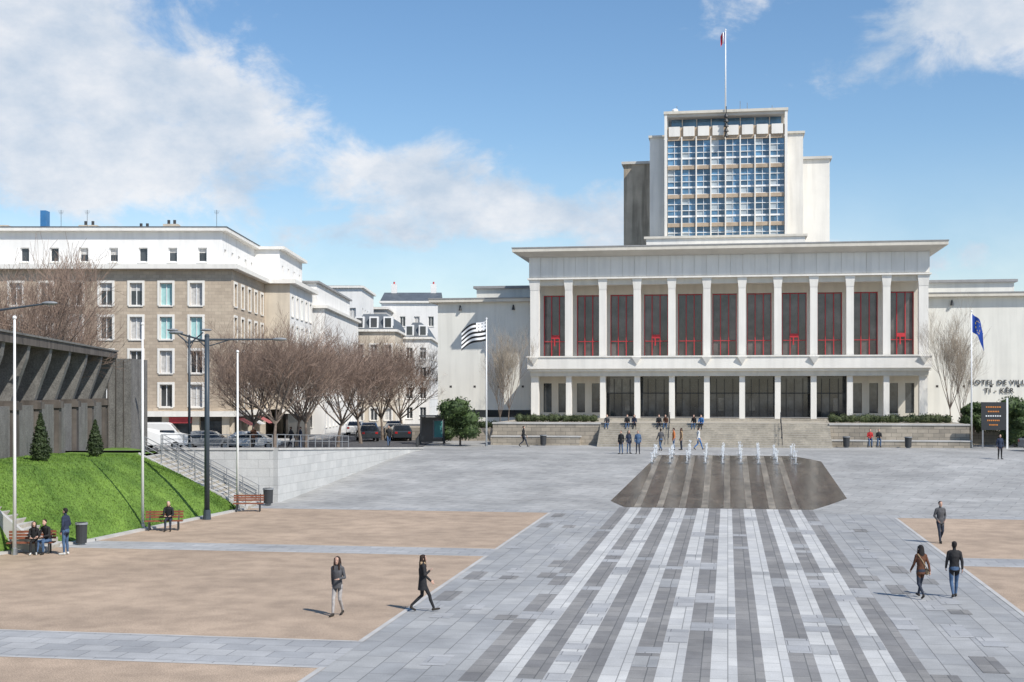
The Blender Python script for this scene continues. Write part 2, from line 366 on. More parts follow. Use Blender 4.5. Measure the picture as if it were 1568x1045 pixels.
# concrete pavilion with raking fins
g=G('concrete_pavilion')
o=(-21.3,44); e=(-26.9,87.0); d=(e[0]-o[0],e[1]-o[1]); Lw=math.hypot(*d)
g.T=wallT(o,d)
g.box('walls','concrete_dark',0,Lw,-6,-1.6,2,8.5)
g.box('roof','concrete_dark',-.2,Lw+.3,-6.2,.55,8.62,9.05)
g.box('roof','concrete_panel',-.25,Lw+.35,-6.25,.62,9.051,9.15)
n=9
for i in range(n+1):
    a=Lw*i/n
    vs=[(-1.6,8.619),(.45,8.619),(.35,8.0),(-.35,5.95),(-1.6,5.95)]
    v1=[(a-.3,b,z) for b,z in vs]; v2=[(a+.3,b,z) for b,z in vs]
    g.mesh('fins','concrete_panel',v1+v2,[(0,1,2,3,4),(9,8,7,6,5),(0,5,6,1),(1,6,7,2),(2,7,8,3),(3,8,9,4),(4,9,5,0)])
    g.box('piers','concrete_dark',a-.35,a+.35,-1.59,-.1,2,5.949)
    g.box('piers','concrete_dark',a-.45,a+.45,-1.58,0.02,5.5,5.85)
    if i<n:
        for k in range(2):
            w=(Lw/n-.7)/2; g.box('panels','concrete_panel',a+.36+k*w,a+.34+(k+1)*w-.04,-1.598,-.35,2,5.7)
        g.box('recess','concrete_dark',a+.6,a+Lw/n-.6,-1.598,-1.5,6.1,8.2)
g.T=None
g.box('end','concrete_panel',-27.0,-25.4,87.1,91,1.5,8.6)
for k in range(3): g.box('end','concrete_dark',-26.95+k*.52,-26.9+k*.52,87.06,87.099,1.6,8.5)
g.finish()
# ---------------------------------------------------------------- town hall
g=G('town_hall',rot=-TH)
U0,U1,S0=-18.5,17.9,122.7
wm='white_stone'; rg=random.Random(21)
g.box('roof','cream',-20.0,19.4,121.1,146,19.52,19.85)
g.box('roof','roof_grey',-20.05,19.45,121.05,146.1,19.852,19.95)
g.mesh('roof','soffit',[(-19.98,121.12,19.519),(19.38,121.12,19.519),(19.38,140,19.519),(-19.98,140,19.519),(U0-.1,122.4,19.1),(U1+.1,122.4,19.1),(U1+.1,140,18.7),(U0-.1,140,18.7)],[(0,4,5,1),(1,5,6,2),(3,2,6,7),(0,3,7,4)])
g.box('frieze','cream',U0-.1,U1+.1,122.55,127,17.15,19.15)
nb=33
for i in range(nb):
    a=U0-.1+(U1-U0+.2)*i/nb; b=U0-.1+(U1-U0+.2)*(i+1)/nb
    g.box('frieze',wm,a+.014,b-.014,122.50+rg.uniform(0,.006),122.548,17.2,19.14)
g.box('frieze',wm,U0-.25,U1+.25,122.35,126,17.0,17.149)
g.box('frieze','cream',U0,U1,122.75,123.45,16.45,16.999)
for i in range(12):
    c=U0+.42+i*(U1-U0-.84)/11; w=.33 if 0<i<11 else .42
    g.box('columns',wm,c-w,c+w,122.6,123.3,9.7,16.449)
    g.mesh('columns',wm,[(c-w,122.58,16.0),(c+w,122.58,16.0),(c+w+.12,122.5,16.99),(c-w-.12,122.5,16.99),(c-w,123.3,16.0),(c+w,123.3,16.0),(c+w+.12,123.32,16.99),(c-w-.12,123.32,16.99)],[(0,1,2,3),(4,7,6,5),(1,5,6,2),(0,3,7,4)])
    w2=.26 if 0<i<11 else .36
    g.box('columns',wm,c-w2,c+w2,122.75,123.4,3.9,7.849)
BK=125.4
g.box('ceiling','cream',U0+.1,U1-.1,123.5,BK+.1,16.9,17.0)
g.box('balcony',wm,U0-.2,U1+.2,122.0,122.28,8.55,9.62)
g.box('balcony',wm,U0-.28,U1+.28,121.9,122.35,9.621,9.74)
g.box('balcony',wm,U0-.2,U1+.2,122.281,126.3,8.3,8.9)
g.box('balcony','cream',U0,U1,122.5,126.3,7.85,8.299)
for k in (0,3,5,6,8,11):
    c=U0+.42+k*(U1-U0-.84)/11
    g.mesh('brackets',wm,[(c-.45,121.7,9.62),(c+.45,121.7,9.62),(c,121.9,8.9),(c-.45,121.998,9.62),(c+.45,121.998,9.62),(c,121.998,8.9)],[(0,1,2),(0,3,4,1),(0,2,5,3),(1,4,5,2)])
P=(U1-U0-.84)/11
g.box('hall_walls','cream',U0,U1,BK,BK+.4,15.7,16.899)
g.box('hall_walls','cream',U0,U1,BK,BK+.4,8.9,9.6)
for i in range(12):
    c=U0+.42+i*P; w=.48
    g.box('hall_walls','cream',max(U0,c-w),min(U1,c+w),BK-.05,BK+.4,9.6,15.699)
    if i<11:
        a=c+w;b=c+P-w; dd=(b-a)/3
        for k in range(3):
            g.box('hall_glazing',rg.choice(('glass_hall','glass_hall_dark','glass_hall')),a+k*dd,a+(k+1)*dd,BK+.25,BK+.3,11.2,15.7)
            g.box('hall_glazing',rg.choice(('glass_hall','glass_hall_dark')),a+k*dd,a+(k+1)*dd,BK+.25,BK+.3,9.6,11.199)
        for x in (a,a+dd-.035,a+2*dd-.035,b-.07): g.box('red_frames','red_paint',x,x+.07,BK+.1,BK+.248,9.6,15.7)
        for z in (9.6,11.2,15.6): g.box('red_frames','red_paint',a+.09,b-.09,BK+.12,BK+.245,z,z+.06)
        if i in (0,3,7,10):
            g.box('red_panels','red_paint',a+.72,a+1.5,BK+.06,BK+.099,11.5,11.85); g.box('red_panels','red_paint',a+1.0,a+1.12,BK+.06,BK+.099,10.8,11.499)
for i in range(11):
    a=U0+.42+i*P; b=a+P
    if 2<=i<=8:
        w4=(b-a-.24)/4
        for k in range(4):
            g.box('doors',rg.choice(('glass_door','glass_door_dark','glass_door')),a+.12+k*w4,a+.12+(k+1)*w4,125.25,125.3,4.0,6.25)
        g.box('doors',rg.choice(('glass_door','glass_door_dark','glass_door_light')),a+.12,b-.12,125.25,125.3,6.251,7.849)
        if rg.random()<.6:
            q=a+.5+rg.random()*1.6; g.box('doors','glass_door_light',q,q+.5,125.245,125.249,4.6,5.8)  # pale panel paints a reflection onto the door glass
        g.box('hall_walls','cream',a-.12,a+.12,125.1,125.39,3.9,7.849)
        for x in (a+.12,a+.12+w4-.03,(a+b)/2-.04,b-.12-w4,b-.2): g.box('door_frames','dark_metal',x,x+.06,125.16,125.243,4,7.6)
        g.box('door_frames','dark_metal',a+.2,b-.2,125.18,125.242,6.2,6.3)
    else:
        g.box('hall_walls','cream',a,b,125.1,125.39,3.9,4.4); g.box('hall_walls','cream',a,b,125.1,125.39,7.2,7.849)
        xs=[a,a+.5,a+1.3,a+1.95,a+2.75,b]
        for k in (0,2,4): g.box('hall_walls','cream',xs[k],xs[k+1],125.1,125.39,4.4,7.2)
        for k in (1,3): g.box('doors','glass_door',xs[k],xs[k+1],125.3,125.35,4.4,7.2)
g.box('body',wm,U0,U0+.3,126.61,145,3.7,19.2); g.box('body',wm,U1-.3,U1,126.61,145,3.7,19.2); g.box('body',wm,U0,U1,144.7,145,3.7,19.2)
g.box('plinth','step_stone',U0-.4,U1+.4,122.0,126.6,3.6,3.9)
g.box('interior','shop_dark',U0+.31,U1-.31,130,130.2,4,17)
# wings
for (a,b) in ((-28.3,U0-.002),(U1+.002,46)):
    g.box('wings','wing_wall',a,b,126.3,143,2.0,15.2)
    g.box('wing_roofs','cream',a-.8,b,125.7,143.5,15.2,15.5)
    g.box('wing_roofs','roof_grey',a-.85,b,125.65,143.4,15.501,15.6)
    if a<0: g.box('wings','glass',a+.3,b-.3,126.27,126.297,3.9,4.6)
    a2=a+3 if a<0 else a; b2=b if a<0 else 27
    g.box('wings','wing_wall',a2,b2,131,142,15.6,16.9); g.box('wing_roofs','roof_grey',a2-.3,b2+.3,130.7,142.3,16.9,17.15)
    x=a+1.2
    while x<b-.6:
        g.box('vents','shop_dark',x,x+.22,126.285,126.299,6.8,7.0)
        x+=2.4
for x in (20.5,27.5,34,-20.7,-26): g.cyl('lamps','dark_metal',(x,126.1,14.4),(x,126.1,14.9),.16,.06,8)
# tower
g.box('tower',wm,-8.95,8.35,146,150,19.5,23.4); g.box('tower_roofs','cream',-9.2,8.6,145.8,150,23.4,23.65)
g.box('tower',wm,-4.5,4.5,143,145.7,19.95,21.8);g.box('tower_roofs','cream',-4.8,4.8,142.8,145.7,21.8,22.05)
g.box('tower','tower_wall',-8.86,-7.12,151,165,19,35.6); g.box('tower','tower_wall',6.62,8.4,151,165,19,35.6)
g.box('tower_roofs','cream',-9.0,-7.12,150.8,165.2,35.6,35.85); g.box('tower_roofs','cream',6.62,8.6,150.8,165.2,35.6,35.85)
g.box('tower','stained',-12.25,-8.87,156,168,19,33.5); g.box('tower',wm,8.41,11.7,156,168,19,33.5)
g.box('tower_roofs','soffit',-12.5,-8.87,155.7,168,33.5,33.8); g.box('tower_roofs','soffit',8.41,11.95,155.7,168,33.5,33.8)
g.box('tower','tower_wall',-7.1,6.6,150.35,166,19.5,35.2)
g.box('tower_frame',wm,-7.12,-6.82,149.7,150.349,23.6,38.0); g.box('tower_frame',wm,6.32,6.62,149.7,150.349,23.6,38.0)
bw=(6.32+6.82)/8
for i in range(9):
    if 0<i<8:
        x=-6.82+i*bw; g.box('tower_frame',wm,x-.07,x+.07,149.8,150.349,23.9,35.4)
for i in range(8):
    x0=-6.82+i*bw+.07; x1=x0+bw-.14
    for z0 in (23.9-1.6,23.9+1.65,23.9+4.95,23.9+8.25):
        lo=max(z0,23.9); h=3.28
        top=min(z0+h-.42,35.4)
        zc=lo
        while zc<top-.01:
            zn=min(zc+.72,top); g.box('tower_glazing',rg.choice(('glass_blue','glass_blue','glass_blue_dark','glass_blind')),x0,(x0+x1)/2,150.2,150.24,zc,zn); g.box('tower_glazing',rg.choice(('glass_blue','glass_blue','glass_blue_dark')),(x0+x1)/2,x1,150.2,150.24,zc,zn); zc=zn
        for k in range(4):
            zf=z0+k*.72
            if zf>=lo and zf<top: g.box('tower_mullions','white_paint',x0,x1,150.1,150.199,zf,zf+(.2 if k==1 else .07))
        g.box('tower_mullions','white_paint',(x0+x1)/2-.025,(x0+x1)/2+.025,150.12,150.198,lo,top)
        if z0+h<35.5: g.box('tower_spandrels','spandrel',x0,x1,149.95,150.19,z0+h-.42,z0+h)
    g.box('tower_parapet',wm,x0+.12,x1-.12,149.75,150.0,35.45,36.55)
g.box('tower_parapet','spandrel',-6.8,6.3,150.001,150.34,35.4,36.5)
g.box('tower','glass_blue',-6.4,6.0,151.6,151.7,35.2,37.7)
for i in range(9): g.box('tower_frame',wm,-6.85+i*bw,-6.75+i*bw,151.5,151.59,35.3,37.7)
g.box('tower_roofs','cream',-7.2,6.7,149.6,165,38.0,38.3); g.box('tower_roofs','soffit',-6.9,6.4,149.9,165,37.7,37.999)
for x in (-5.8,1.4,2.2,5.0): g.cyl('roof_antennas','steel',(x,152,38.3),(x,152,38.3+R.uniform(.7,1.6)),.04,n=5)
g.ball('roof_antennas','white_paint',(-6,151.5,38.7),.4,.4,.3)
g.cyl('siren','dark_metal',(-.17,149.4,35.0),(-.17,149.4,38.6),.06,n=6)
for k in range(5): g.cyl('siren','dark_metal',(-.17,149.4,35.2+k*.55),(-.17,149.4,35.55+k*.55),.30,.12,8)
th=g.finish()
def text(name,s,loc,size,m,rot=-TH):
    c=bpy.data.curves.new(name,'FONT'); c.body=s; c.size=size; c.extrude=.02; c.offset=.008; c.space_character=1.2; c.align_x='CENTER'; c.materials.append(MATS[m])
    o=bpy.data.objects.new(name,c); sc.collection.objects.link(o); o.rotation_euler=(math.pi/2,0,rot); o.location=loc; return o
for i,(t,z) in enumerate((('HOTEL DE VILLE',7.05),('TI - KÊR',6.3))):
    x,y=W(24.7,126.22); o=text('wall_lettering',t,(x,y,z),.62,'dark_metal')
def flag(g,px,py,ztop,w,h,dirx,kind,sag=.5):
    nx,nz=24,18; vs=[];fs={}
    for i in range(nx+1):
        for j in range(nz+1):
            a=i/nx;b=j/nz
            x=dirx*a*w*(1-.25*sag); z=ztop-b*h-sag*w*a*a*.55-.07*math.sin(a*7)
            y=.16*math.sin(a*8+b*2.0)*min(1,a*3)
            vs.append((px+x,py+y,z))
    for i in range(nx):
        for j in range(nz):
            a=(i+.5)/nx;b=(j+.5)/nz
            if kind=='breton':
                if a<.4 and b<.47: m='flag_black' if (i%3==1 and j%3==1) else 'flag_white'
                else: m='flag_black' if (j//2)%2==0 else 'flag_white'
            elif kind=='eu':
                r=math.hypot((a-.5)*1.5,b-.5); m='yellow' if abs(r-.30)<.03 and (int(math.degrees(math.atan2(b-.5,(a-.5)*1.5))/15)%2==0) else 'flag_blue'
            else: m='flag_blue' if a<.33 else 'flag_white' if a<.66 else 'flag_red'
            fs.setdefault(m,[]).append((i*(nz+1)+j,(i+1)*(nz+1)+j,(i+1)*(nz+1)+j+1,i*(nz+1)+j+1))
    for m,f in fs.items(): g.mesh('flag',m,vs,f)
    g.smooth.add('flag')
def flagpole(x,y,z0,z1,kind=None,dirx=-1,w=2.2,h=1.5,sag=.5,r=.07):
    g=G('flagpole',(x,y,z0)); g.smooth.add('pole')
    g.cyl('base','steel',(0,0,0),(0,0,.25),r*1.8,r*1.6); g.cyl('pole','white_paint',(0,0,.2),(0,0,z1-z0),r*1.1,r*.6,12); g.ball('finial','white_paint',(0,0,z1-z0+.05),r*1.2)
    if kind: flag(g,0.02,0,z1-z0-.15,w,h,dirx,kind,sag)
    g.finish()
flagpole(-19.5,51.2,0,9.25); flagpole(-17.2,60.8,0,9.5); flagpole(-14.75,70.2,0,8.5)
flagpole(-2.15,110,1.8,12.5,'breton',-1,2.5,1.65,.6); flagpole(38.0,108,1.8,13.0,'eu',1,1.7,1.5,1.7)
x,y=W(-.25,152); flagpole(x,y,38.3,47.9,'french',-1,.8,1.3,1.1,r=.09)
# ---------------------------------------------------------------- terrace & steps
g=G('terrace_wall',rot=-TH)
Z=3.7; SR=8.4
g.box('platform','step_stone',-20.2,19.6,112.6,126,1.7,Z)
for a,b in ((-20.2,-10.8),(SR,19.6)):
    g.box('wall','granite_wall',a,b,112.0,112.599,1.7,Z-.1); g.box('coping','kerb',a-.05,b+.05,111.93,112.65,Z-.1,Z+.03)
g.box('ledge','granite_wall',SR,19.6,111.0,111.92,1.7,2.3); g.box('ledge','kerb',SR-.05,19.65,110.95,111.92,2.3,2.4)
g.box('ledge','granite_wall',-20.2,-12.5,111.0,111.92,1.7,2.5); g.box('ledge','kerb',-20.2,-12.4,110.95,111.92,2.5,2.6)
g.box('wings','granite_wall',-32,-20.3,120,126,1.7,3.0); g.box('wings','granite_wall',19.7,48,118,126,1.7,3.0)
g.finish()
g=G('entrance_steps',rot=-TH)
for i in range(11): g.box('steps','step_stone',-10.8,SR,109+.318*i,112.61,1.75,1.8+.1727*(i+1)-.002*(i==10)); g.box('nosings','step_nosing',-10.8,SR,108.985+.318*i,109.0+.318*i+.1,1.8+.1727*(i+1)+.001,1.8+.1727*(i+1)+.02)
g.finish()
for u in (-4.9,4.4):
    x0,y0=W(u,109.1);x1,y1=W(u,112.6); railing('step_handrail',(x0,y0,1.95),(x1,y1,3.7),3,.95,2,'dark_metal')
def bin_(x,y,z,m='dark_metal',r=.24):
    g=G('litter_bin',(x,y,z)); g.cyl('body',m,(0,0,.08),(0,0,.85),r*.9,r,14); g.cyl('rim','grey_metal',(0,0,.85),(0,0,.93),r*1.12,r*1.05,14); g.cyl('foot','grey_metal',(0,0,0),(0,0,.08),r*.6,n=10); g.cyl('hole','tyre',(0,0,.931),(0,0,.935),r*.8,n=12); g.finish()
bin_(-18.0,54.6,0); bin_(-13.7,73.4,.05,r=.28)
for u in (-15.5,9.6,14.5): x,y=W(u,110.2); bin_(x,y,1.8,r=.28)
# ---------------------------------------------------------------- city buildings
def bays(W_,n,w,m0=None):
    st=W_/n; return [(st*(i+.5)-w/2,st*(i+.5)+w/2) for i in range(n)]
rowsA=[(5.1,7.0),(7.95,9.85),(10.8,12.7),(13.65,15.55)]
g=G('apartment_building')
OP=('glass','glass','curtain','glass','teal','curtain')
WA=-23.6+62.0
facade(g,(-62,110),(1,0),WA,4.7,16.7,[(WA-1.2-2.53*(i+1)+.2,WA-1.2-2.53*(i+1)+1.25) for i in range(13,-1,-1)],rowsA,'tiles_beige',surround='white_stone',seed=3,opts=OP)
facade(g,(-23.6,110),(0,1),14.7,4.7,16.7,bays(14.7,5,1.1),rowsA,'tiles_beige',surround='white_stone',seed=4,opts=OP)
facade(g,(-23.6,124.7),(1,0),2.4,4.7,16.7,[(.7,1.6)],[],'beige',seed=5)
facade(g,(-21.2,124.7),(0,1),14,4.7,16.7,bays(14,5,1.1),rowsA,'render_white',surround='white_stone',seed=6,opts=OP)
WB=-24.8+62
facade(g,(-62,111.6),(1,0),WB,17.1,20.1,[(WB-2.53*(i+1)+.5,WB-2.53*(i+1)+1.25) for i in range(13,-1,-1)],[(17.5,18.7)],'render_white',frame='white_paint',seed=7,opts=('glass',),mull=False)
facade(g,(-24.8,111.6),(0,1),14.3,17.1,20.1,bays(14.3,5,.8),[(17.5,18.7)],'render_white',seed=8,opts=('glass',),mull=False)
facade(g,(-22.4,125.9),(0,1),13.5,17.1,20.1,bays(13.5,4,.8),[(17.5,18.7)],'render_white',seed=9,opts=('glass',),mull=False)
g.box('attic','render_white',-24.8,-22.404,125.904,126.3,17.1,20.1)
g.box('cornice','white_stone',-62.2,-23.0,109.3,124.6,16.7,17.08); g.box('cornice','white_stone',-62,-20.6,124.1,139.3,16.702,17.084)
g.box('roof','white_stone',-62.2,-24.3,111.1,126,20.1,20.4); g.box('roof','white_stone',-61,-21.9,125.6,139.8,20.101,20.38)
g.box('roof','slate',-62.2,-24.25,111.05,126,20.401,20.46)
for x,wd,h in ((-41.9,.5,2.1),(-38.5,1.6,.8),(-36,1.0,.7),(-33.5,1.4,.6),(-31,1.3,.9),(-27.5,1.0,.5),(-46,1.2,.8)):
    g.box('chimneys','blue_box' if wd==.5 else 'beige',x,x+wd,116,117,20.4,20.4+h)
    if wd>1.2:
        for q in (.3,.7): g.cyl('chimneys','dark_metal',(x+wd*q,116.5,20.4+h),(x+wd*q,116.5,20.8+h),.13,n=8)
for x in (-39.7,-37.4,-26.0): g.cyl('antennas','dark_metal',(x,115,20.4),(x,115,22.4),.018,n=4); [g.cyl('antennas','dark_metal',(x-.25+.04*q,115,22.3-.12*q),(x+.25-.04*q,115,22.3-.12*q),.01,n=4) for q in range(3)]
g.box('shop_band','white_stone',-62,-23.3,109.4,110.3,4.3,4.75); g.box('shop_band','white_stone',-23.9,-23.2,109.404,124.6,4.302,4.752); g.box('shop_band','white_stone',-21.9,-20.8,124.4,138.8,4.3,4.75)
g.box('shopfront','shop_dark',-62,-24,110.5,110.8,1.8,4.3); g.box('shopfront','shop_dark',-24.3,-24.05,110.6,124.7,1.8,4.3); g.box('shopfront','shop_dark',-21.6,-21.4,124.8,138.7,1.8,4.3)
for i in range(14):
    x=-23.6-2.53*i-.5; g.box('shop_piers','beige',x-.3,x+.3,109.9,110.45,1.8,4.299)
    g.box('shop_glass','glass_door',x-2.2,x-.35,110.4,110.45,2.4,3.9)
    if i%3==1: g.box('shop_signs',('sign_red','sign_teal','white_paint')[i//3%3],x-2.2,x-.35,109.75,109.899,3.75,4.25)
for i in range(6):
    y=110.6+2.8*i
    g.box('shop_piers','beige',-24,-23.55,y-.25,y+.3,1.8,4.299)
for i in range(3):
    y=111+4.2*i
    g.mesh('awnings',('awning','white_cloth','awning')[i],[(-23.5,y,4.2),(-23.5,y+2.6,4.2),(-22.2,y+2.6,3.5),(-22.2,y,3.5)],[(0,1,2,3)])
g.box('walls','beige',-61.6,-24.3,125.5,138.5,1.8,16.6); g.box('walls','beige',-61.8,-62,110.4,139,1.8,16.6)
g.finish()
def block(name,x0,x1,y0,y1,z1,wall,nf,nside,rows,roofm='roof_grey',attic=None,seed=0,cap=.35,w=1.0,surround=None,z0=1.8):
    g=G(name)
    facade(g,(x0,y0),(1,0),x1-x0,z0,z1,bays(x1-x0,nf,w),rows,wall,seed=seed,surround=surround)
    facade(g,(x1,y0+.002),(0,1),y1-y0,z0,z1,bays(y1-y0,nside,w),rows,wall,seed=seed+1,surround=surround)
    g.box('walls',wall,x0+.004,x0+.2,y0+.4,y1,z0,z1-.01); g.box('cornice','white_stone',x0-cap,x1+cap,y0-cap,y1+cap,z1,z1+.3)
    if attic=='flat': g.box('attic','render_white',x0+1,x1-1,y0+1,y1-1,z1+.3,z1+2.8); g.box('roof',roofm,x0+.7,x1-.7,y0+.7,y1-.7,z1+2.8,z1+3)
    elif attic=='mansard':
        h=2.4;i=1.3
        g.mesh('roof',roofm,[(x0,y0,z1+.3),(x1,y0,z1+.3),(x1,y1,z1+.3),(x0,y1,z1+.3),(x0+i,y0+i,z1+h),(x1-i,y0+i,z1+h),(x1-i,y1-i,z1+h),(x0+i,y1-i,z1+h)],[(0,1,5,4),(1,2,6,5),(2,3,7,6),(3,0,4,7),(4,5,6,7)])
        for k in range(nf):
            c=x0+(x1-x0)*(k+.5)/nf; g.box('dormers','white_paint',c-.6,c+.6,y0+.1,y0+1.6,z1+.5,z1+2.0); g.box('dormers','glass',c-.4,c+.4,y0+.06,y0+.099,z1+.6,z1+1.8)
    elif attic=='gable':
        h=2.2;ym=(y0+y1)/2
        g.mesh('roof',roofm,[(x0-.2,y0-.2,z1+.3),(x1+.2,y0-.2,z1+.3),(x1+.2,y1,z1+.3),(x0-.2,y1,z1+.3),(x0-.2,ym,z1+h),(x1+.2,ym,z1+h)],[(0,1,5,4),(2,3,4,5),(1,2,5),(3,0,4)])
        for x in (x0+1,x1-1.6): g.box('chimneys','render_white',x,x+.9,ym-.4,ym+.5,z1+1.2,z1+3.6); g.cyl('chimneys','sign_red',(x+.45,ym,z1+3.6),(x+.45,ym,z1+4),.15)
    else: g.box('roof',roofm,x0,x1,y0,y1,z1+.301,z1+.36)
    g.finish()
r5=[(2.6,4.2),(5.4,7.0),(8.2,9.8),(11,12.6)]
block('white_apartment_block',-31,-20.0,139.4,170,15.3,'render_white',3,11,r5,attic='flat',seed=11)
block('apartment_block',-29,-21.2,184,200,21.0,'render_white',3,5,r5+[(13.8,15.4),(16.6,18.2)],attic=None,roofm='slate',seed=13)
block('grey_apartment_block',-24.5,-19.5,203,215,19.2,'grey_wall',2,4,r5+[(13.8,15.4),(16.6,18.2)],seed=15)
block('white_town_house',-21.2,-12.0,212,226,20.8,'render_white',4,4,r5+[(13.8,15.4),(17,18.6)],roofm='slate',attic='gable',seed=17,w=.9)
block('corner_house',-21.0,-15.4,172,196,14.3,'beige',3,8,r5,roofm='slate',attic='mansard',seed=19,w=.9,surround='white_stone')
block('street_house',-15.39,-11.6,184,205,13.8,'render_white',2,7,r5,roofm='slate',attic='mansard',seed=21,w=.9)
block('distant_house',-70,-62.5,120,150,14,'render_white',3,8,r5,seed=23)
# ---------------------------------------------------------------- trees
def bare_tree(seed,H,th,spread,mname,up=.35,kids=(6,4,4,4,5),rt=.16,twig='twig',fall=(.5,.78),jit=.17,first=(.38,.5)):
    r=random.Random(seed); g=dict(v=[],f=[],mi=[])
    def tube(pts,rad,n,mi):
        o=len(g['v'])
        for k,(p,q) in enumerate(zip(pts,rad)):
            d=(pts[min(k+1,len(pts)-1)]-pts[max(k-1,0)]).normalized(); a=d.cross(Vector((.3,.2,1)) if abs(d.z)<.9 else Vector((1,0,0))).normalized(); b=d.cross(a)
            for i in range(n): t=6.283*i/n; g['v'].append(tuple(p+(a*math.cos(t)+b*math.sin(t))*q))
        for k in range(len(pts)-1):
            for i in range(n): g['f'].append((o+k*n+i,o+k*n+(i+1)%n,o+(k+1)*n+(i+1)%n,o+(k+1)*n+i)); g['mi'].append(mi)
    def br(p,d,L,rad,lv):
        ns=4 if lv<2 else 3 if lv<4 else 2; pts=[p]; dd=d.copy()
        for k in range(ns):
            dd=(dd+Vector((r.uniform(-1,1),r.uniform(-1,1),r.uniform(-.6,1)))*jit+Vector((0,0,up*.12))).normalized(); pts.append(pts[-1]+dd*L/ns)
        rads=[max(.007,rad*(1-.55*k/ns)) for k in range(ns+1)]
        tube(pts,rads,7 if lv==0 else 5 if lv==1 else 4 if lv==2 else 3,0 if lv<3 else 1)
        if lv>=len(kids): return
        for c in range(kids[lv]):
            t=r.uniform(.3,1) if lv else r.uniform(.8,1); idx=min(int(t*ns),ns-1); q=pts[idx].lerp(pts[idx+1],t*ns-idx)
            if lv==0: ang=6.283*(c+r.random()*.6)/kids[0]; nd_=Vector((math.cos(ang)*spread,math.sin(ang)*spread,r.uniform(.45,1.6))).normalized()
            else:
                rv=Vector((r.gauss(0,1),r.gauss(0,1),r.gauss(0,.8))); nd_=(dd*.8+rv.normalized()*.7+Vector((0,0,up*.3))).normalized()
            br(q,nd_,L*r.uniform(*fall) if lv else (H-th)*r.uniform(*first),rads[idx]*.55 if lv else rt*.45,lv+1)
    br(Vector((0,0,-.1)),Vector((0,0,1)),th+.1,rt,0)
    me=bpy.data.meshes.new(mname); me.from_pydata(g['v'],[],g['f']); me.materials.append(MATS['bark']); me.materials.append(MATS[twig]); me.polygons.foreach_set('material_index',g['mi']); me.update(); return me
kk=dict(kids=(9,6,5,4,4),up=.5,fall=(.55,.75),jit=.12,first=(.42,.6),rt=.17)
T1=bare_tree(1,9.2,2.2,1.0,'plane_tree',**kk); T2=bare_tree(2,9.2,2.4,.95,'plane_tree',**kk); T3=bare_tree(5,9.0,2.2,1.05,'plane_tree',**kk)
k2=dict(up=.9,kids=(7,5,4,4,3),rt=.11,twig='twig_light',jit=.1,first=(.5,.65))
S1=bare_tree(9,8.6,1.4,.42,'slim',**k2); S2=bare_tree(12,8.6,1.5,.45,'slim',**k2)
for i,(x,y,s_) in enumerate([(-16.9,93,1.0),(-20.0,100,.95),(-15.6,99,1.02),(-14.3,107,1.0),(-13.3,115,1.02),(-12.2,123,1.02),(-11,132,1.02),(-18.2,110,.97)]):
    place('bare_tree',(T1,T2,T3)[i%3],(x,y,zst(y)-.02),R.uniform(0,6),s_)
place('bare_tree',T2,(-29.5,80,2.6),1,(1.1,1.1,1.35)); place('bare_tree',T3,(-33,92,2.2),3,(1.1,1.1,1.3))
for i,(u,s_,z,k) in enumerate([(-19.9,118.5,3.7,.9),(-21.3,122,3.0,.75),(18.9,117,3.7,1.0),(20.2,119.5,3.0,.8),(29.4,113,1.8,.95)]):
    x,y=W(u,s_); place('bare_tree',(S1,S2)[i%2],(x,y,z-.05),i*1.3,(k*.68,k*.68,k))
def leafy(name,m,parts,n,size,seed,core=None,trunk=None):
    r=random.Random(seed); g=G(name)
    vs=[];fs=[]
    for _ in range(n):
        c,rad=r.choice(parts); 
        while True:
            d=Vector((r.gauss(0,1),r.gauss(0,1),r.gauss(0,1)))
            if d.length>.01: break
        d.normalize(); t=r.uniform(.72,1.1); p=Vector((c[0]+d.x*rad[0]*t,c[1]+d.y*rad[1]*t,c[2]+d.z*rad[2]*t))
        a=Vector((r.gauss(0,1),r.gauss(0,1),r.gauss(0,1))).normalized(); b=a.cross(d); b=b.normalized() if b.length>.01 else Vector((1,0,0)); s_=size*r.uniform(.6,1.4)
        o=len(vs); vs+=[p-a*s_,p+b*s_*.5,p+a*s_,p-b*s_*.5]; fs.append((o,o+1,o+2,o+3))
    g.mesh('leaves',m,vs,fs)
    for c,rad in parts: g.ball('inner_foliage',m,c,rad[0]*.78,rad[1]*.78,rad[2]*.78,10)
    if trunk: g.cyl('trunk','bark',(0,0,-.05),(0,0,trunk),.1,.07,8)
    return g
def bush(x,y,z,r_,seed):
    rr=random.Random(seed); parts=[]
    for k in range(18):
        a=rr.uniform(0,6.28);q=rr.uniform(0,.7)*r_; s_=rr.uniform(.28,.5)*r_
        parts.append(((q*math.cos(a),q*math.sin(a),rr.uniform(.45,1.7)*r_),(s_,s_,s_*.85)))
    g=leafy('evergreen_bush','leaf_dark',parts,5600,.11,seed,trunk=.9); g.loc=(x,y,z); g.finish()
bush(-4.4,111,1.8,2.0,3); bush(-6.0,116,1.8,1.4,4); bush(41.6,108,1.8,2.1,5); bush(39.6,112,2.9,1.3,8); bush(43.6,110,1.8,1.8,6)
def cone(x,y,z,h,r_,seed):
    parts=[((0,0,.25+(h-.3)*k/7),(r_*(1-.85*(k/7)**1.4)*(.85 if k==0 else 1),)*2+(h/9,)) for k in range(8)]
    g=leafy('conical_topiary','leaf_cone',parts,3800,.06,seed,trunk=.3); g.loc=(x,y,z); g.finish()
cone(-22.2,61.5,3.1,2.1,.52,1); cone(-21.7,68,3.02,1.75,.45,2)
